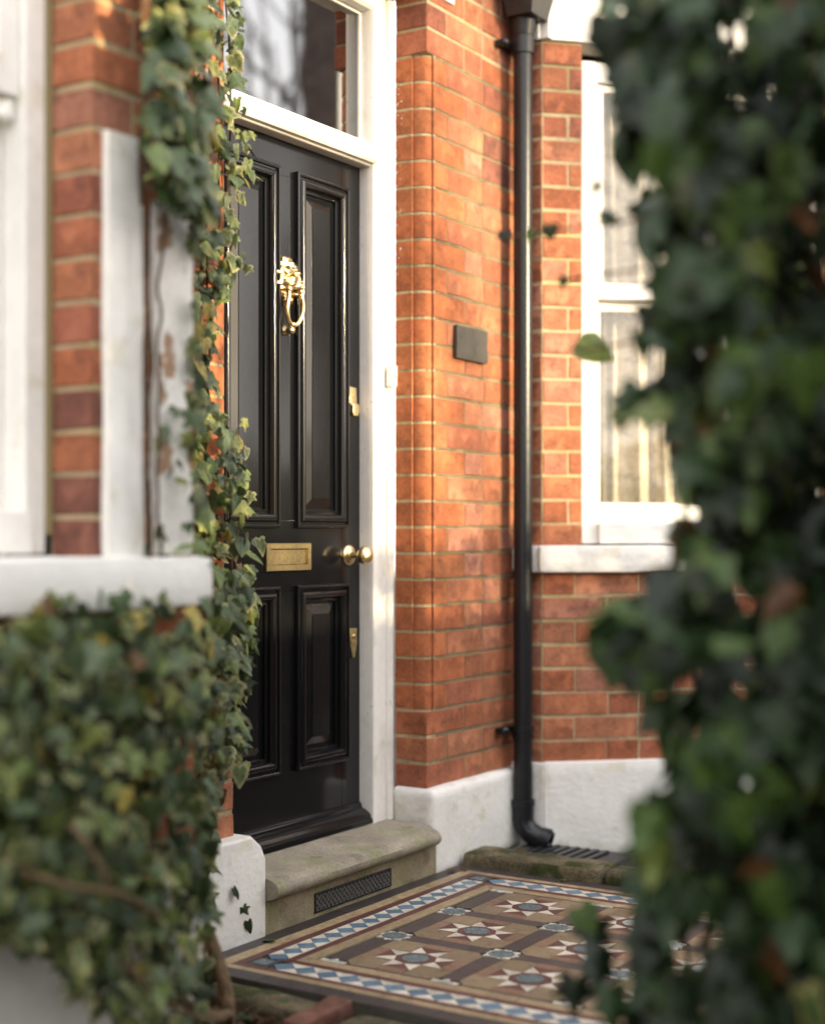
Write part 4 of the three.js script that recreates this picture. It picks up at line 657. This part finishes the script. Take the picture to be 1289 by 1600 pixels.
// ---- dark ivy close to the lens, over a garden gate pier
{
  solo('garden_wall', softBox(0.31, 2.18, 0.34, 0.02, 0.05, 0.006, 51).translate(-1.03, 1.04, 2.10), M.darkStone, 'dark grey stone garden wall behind the ivy at the right edge', 'wall');
  solo('gate_pier', softBox(0.60, 2.90, 0.34, 0.02, 0.05, 0.006, 52).translate(-1.49, 1.40, 2.36), M.darkStone, 'taller dark stone gate pier at the end of the garden wall', 'gate pier');
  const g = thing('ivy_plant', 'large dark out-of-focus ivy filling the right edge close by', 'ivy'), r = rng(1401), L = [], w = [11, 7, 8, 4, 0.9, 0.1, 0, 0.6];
  const left = [[-300, 945], [0, 955], [60, 965], [130, 990], [200, 985], [300, 1015], [420, 1020], [520, 1020], [600, 1025], [700, 1020], [790, 1055], [860, 1075], [930, 975], [1000, 955], [1080, 975], [1160, 995], [1240, 985], [1300, 965], [1380, 985], [1450, 975], [1520, 975], [1600, 960], [1800, 960]];
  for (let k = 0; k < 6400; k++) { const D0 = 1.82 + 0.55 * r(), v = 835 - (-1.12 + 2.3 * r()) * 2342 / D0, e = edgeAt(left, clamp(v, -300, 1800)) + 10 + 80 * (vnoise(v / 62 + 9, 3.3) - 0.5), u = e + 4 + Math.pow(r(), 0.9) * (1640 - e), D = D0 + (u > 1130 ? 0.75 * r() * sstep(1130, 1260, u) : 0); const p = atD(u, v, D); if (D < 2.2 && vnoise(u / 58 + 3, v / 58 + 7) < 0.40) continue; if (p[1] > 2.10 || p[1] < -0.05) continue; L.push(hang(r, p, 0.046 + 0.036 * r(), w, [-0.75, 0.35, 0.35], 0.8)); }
  for (const [u, v, D, s, c] of [[903, 532, 2.3, 0.062, 4], [880, 432, 2.2, 0.020, 1], [788, 362, 2.4, 0.02, 0], [830, 358, 2.2, 0.022, 3], [858, 352, 2.1, 0.024, 2], [985, 150, 1.7, 0.07, 1], [945, 330, 1.9, 0.03, 1], [935, 285, 1.9, 0.018, 1], [960, 640, 1.7, 0.03, 3], [1000, 610, 1.65, 0.055, 2], [1000, 520, 1.7, 0.04, 1], [930, 1440, 1.9, 0.05, 0], [905, 1420, 1.9, 0.04, 3], [940, 1480, 1.8, 0.06, 0], [900, 1530, 1.8, 0.05, 0], [955, 1540, 1.7, 0.06, 1], [1000, 1370, 1.7, 0.05, 2], [930, 985, 1.9, 0.035, 3], [955, 30, 1.6, 0.06, 0], [985, 75, 1.7, 0.05, 0]]) L.push({ ...hang(r, atD(u, v, D + 0.5), s * 1.25, w, [-0.8, 0.2, 0.4], 0.35), c, k: s > 0.06 ? 3 : Math.floor(r() * 12) });
  for (let s = 0; s < 12; s++) { const pts = []; let u = 1060 + s * 38; for (let v = 1700; v > -260; v -= 90) { u += nudge(r, 24); pts.push(atD(u, v, 2.5 + nudge(r, 0.06))); } part('stem', metreUV(tube(pts, 0.004, 60, 6)), stemMat, g); }
  for (const q of [[[1010, 340, 1.8], [940, 352, 1.95], [860, 360, 2.1], [785, 372, 2.4]], [[1030, 520, 1.8], [960, 540, 1.9], [905, 548, 2.0]], [[1010, 420, 1.8], [930, 430, 2.0], [882, 438, 2.2]], [[1040, 1400, 1.8], [960, 1430, 1.9], [905, 1450, 1.9]]]) part('stem', metreUV(tube(q.map(p => atD(p[0], p[1], p[2] + 0.5)), 0.0026, 16, 5)), stemMat, g);
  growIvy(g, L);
}
// ---- litter on the soil
{
  const r = rng(1501), L = [];
  for (let k = 0; k < 420; k++) { const x = -1.05 + r() * 0.38, z = 0.12 + r() * 0.5; L.push({ p: [x, -0.046 + r() * 0.018, z], s: 0.014 + 0.022 * r(), c: r() < 0.7 ? 7 : pickLeaf(r, [1, 1, 1, 1, 1, 1, 1, 2]), k: Math.floor(r() * 12), n: [nudge(r, 0.6), 1, nudge(r, 0.6)], t: [nudge(r, 1), nudge(r, 0.2), nudge(r, 1)] }); }
  const twigs = [...Array(60)].map(() => { const x = -1.05 + r() * 0.4, z = 0.15 + r() * 0.45, a = r() * 6.28, l = 0.03 + r() * 0.07; return noUV(tube([[x, -0.04, z], [x + Math.cos(a) * l * 0.5, -0.03 + r() * 0.012, z + Math.sin(a) * l * 0.5], [x + Math.cos(a) * l, -0.038, z + Math.sin(a) * l]], 0.0016, 6, 5)); });
  const g = new THREE.Group(); g.name = 'leaf_litter'; scene.add(g); tag(g, 'brown dead leaves and twigs on the soil beside the tiles', 'leaf litter', null, 'stuff');
  part('dead_leaves', mergeGeometries(L.map(l => blade(l.k, l.c).clone().applyMatrix4(leafMatrix(l.p, l.n, l.t, l.s, l.x)))), leafMat, g); part('twigs', metreUV(mergeGeometries(twigs)), stemMat, g);
  const one = (x, y, z, s, c, label) => { const o = solo('fallen_leaf', blade(Math.floor(r() * 12), c), leafMat, label, 'leaf', 'fallen leaves'); leafMatrix([x, y, z], [nudge(r, 0.3), 1, nudge(r, 0.3)], [nudge(r, 1), 0, nudge(r, 1)], s).decompose(o.position, o.quaternion, o.scale); };
  one(0.535, 0.006, 0.075, 0.035, 7, 'curled brown leaf on the tiles beside the white plinth'); one(0.56, 0.006, 0.10, 0.028, 7, 'smaller brown leaf lying on the tiles at the end of the kerb');
  one(0.88, 0.012, 0.11, 0.05, 7, 'orange leaf on the ground under the downpipe'); one(0.82, 0.010, 0.15, 0.035, 7, 'brown leaf between kerb and drain');
  one(-0.36, 0.008, 0.10, 0.035, 3, 'green leaf on the tiles at the foot of the cut plinth'); one(0.60, 0.004, 0.40, 0.02, 5, 'pale small leaf on the tiles against the kerb');
  one(-0.70, -0.005, 0.385, 0.035, 3, 'green leaf on the edging stone'); one(-0.93, -0.015, 0.62, 0.03, 5, 'pale leaf on the soil near the broken brick');
}
// ---------------------------------------------------------------- what stands in front of the house and shades or is mirrored in it
{
  const g = thing('hedge', 'clipped privet hedge along the front of the garden', 'hedge'), r = rng(1601), X0 = -4.6, X1 = 5.5, Z = 3.35, N = 15000;
  const top = x => 1.46 + 0.05 * Math.sin(x * 2.3) + 0.05 * Math.sin(x * 5.1 + 1);
  part('core', metreUV(box(X0 + 0.2, X1 - 0.2, -0.05, 1.27, Z - 0.20, Z + 0.20)), mat([0.06, 0.085, 0.035], 1), g);
  const q = new THREE.PlaneGeometry(0.032, 0.05, 1, 2); { const p = q.attributes.position; for (let i = 0; i < p.count; i++) { const y = p.getY(i); p.setX(i, p.getX(i) * (Math.abs(y) > 0.01 ? 0.25 : 1)); p.setZ(i, -Math.abs(p.getX(i)) * 0.3); } }
  const m = new THREE.InstancedMesh(q, mat([0.055, 0.095, 0.03], 0.5, { transmission: 0.25, thickness: 0 }), N), o = new THREE.Object3D(); m.name = 'foliage'; m.userData.kind = 'stuff'; shade(m);
  for (let i = 0; i < N; i++) { const x = lerp(X0, X1, r()), f = r(), h = top(x); const y = f < 0.35 ? h - 0.26 * r() * r() : r() * h, sd = Math.floor(r() * 2) * 2 - 1; o.position.set(x, y, Z + (f < 0.35 ? nudge(r, 0.3) : sd * (0.2 + 0.12 * r()))); o.rotation.set(r() * 6, r() * 6, r() * 6); o.scale.setScalar(0.8 + 0.7 * r()); o.updateMatrix(); m.setMatrixAt(i, o.matrix); }
  g.add(m);
}
function bareTree(label, x, z, h, seed) {
  const g = thing('bare_tree', label, 'tree', 'leafless street trees'), r = rng(seed), tr = [], tw = [];
  const grow = (p, d, len, rad, lvl) => {
    const pts = [p]; let q = p.clone(), e = d.clone();
    for (let k = 0; k < 4; k++) { e.add(new THREE.Vector3(nudge(r, 0.16), nudge(r, 0.08) + 0.04, nudge(r, 0.16))).normalize(); q = q.clone().addScaledVector(e, len / 4); pts.push(q); }
    const t = noUV(new THREE.TubeGeometry(new THREE.CatmullRomCurve3(pts), 6, rad * 0.8, lvl < 2 ? 10 : 5)); (lvl < 2 ? tr : tw).push(t);
    if (lvl < 4) for (let k = 0, n = lvl < 1 ? 5 : 3; k < n; k++) { const f = lvl < 1 ? 1 + k % 2 * -0.2 : 0.45 + 0.55 * (k + 1) / n, at = pts[Math.min(4, Math.round(f * 4))]; const a = r() * 6.28, sp = 0.55 + 0.3 * r(); grow(at, e.clone().add(new THREE.Vector3(Math.cos(a) * sp, 0.15, Math.sin(a) * sp)).normalize(), len * (0.62 + 0.14 * r()), rad * 0.62, lvl + 1); }
  };
  grow(new THREE.Vector3(x, -0.05, z), new THREE.Vector3(0.03, 1, 0), h * 0.36, h * 0.016, 0);
  part('trunk', metreUV(mergeGeometries(tr)), M.bark, g); part('crown', metreUV(mergeGeometries(tw)), M.bark, g);
}
bareTree('bare winter tree mirrored in the fanlight glass', 4.9, 3.9, 6.6, 1701);
bareTree('bare winter tree across the street facing the door', 2.4, 13.5, 7.4, 1717);
renderer.render(scene, camera);
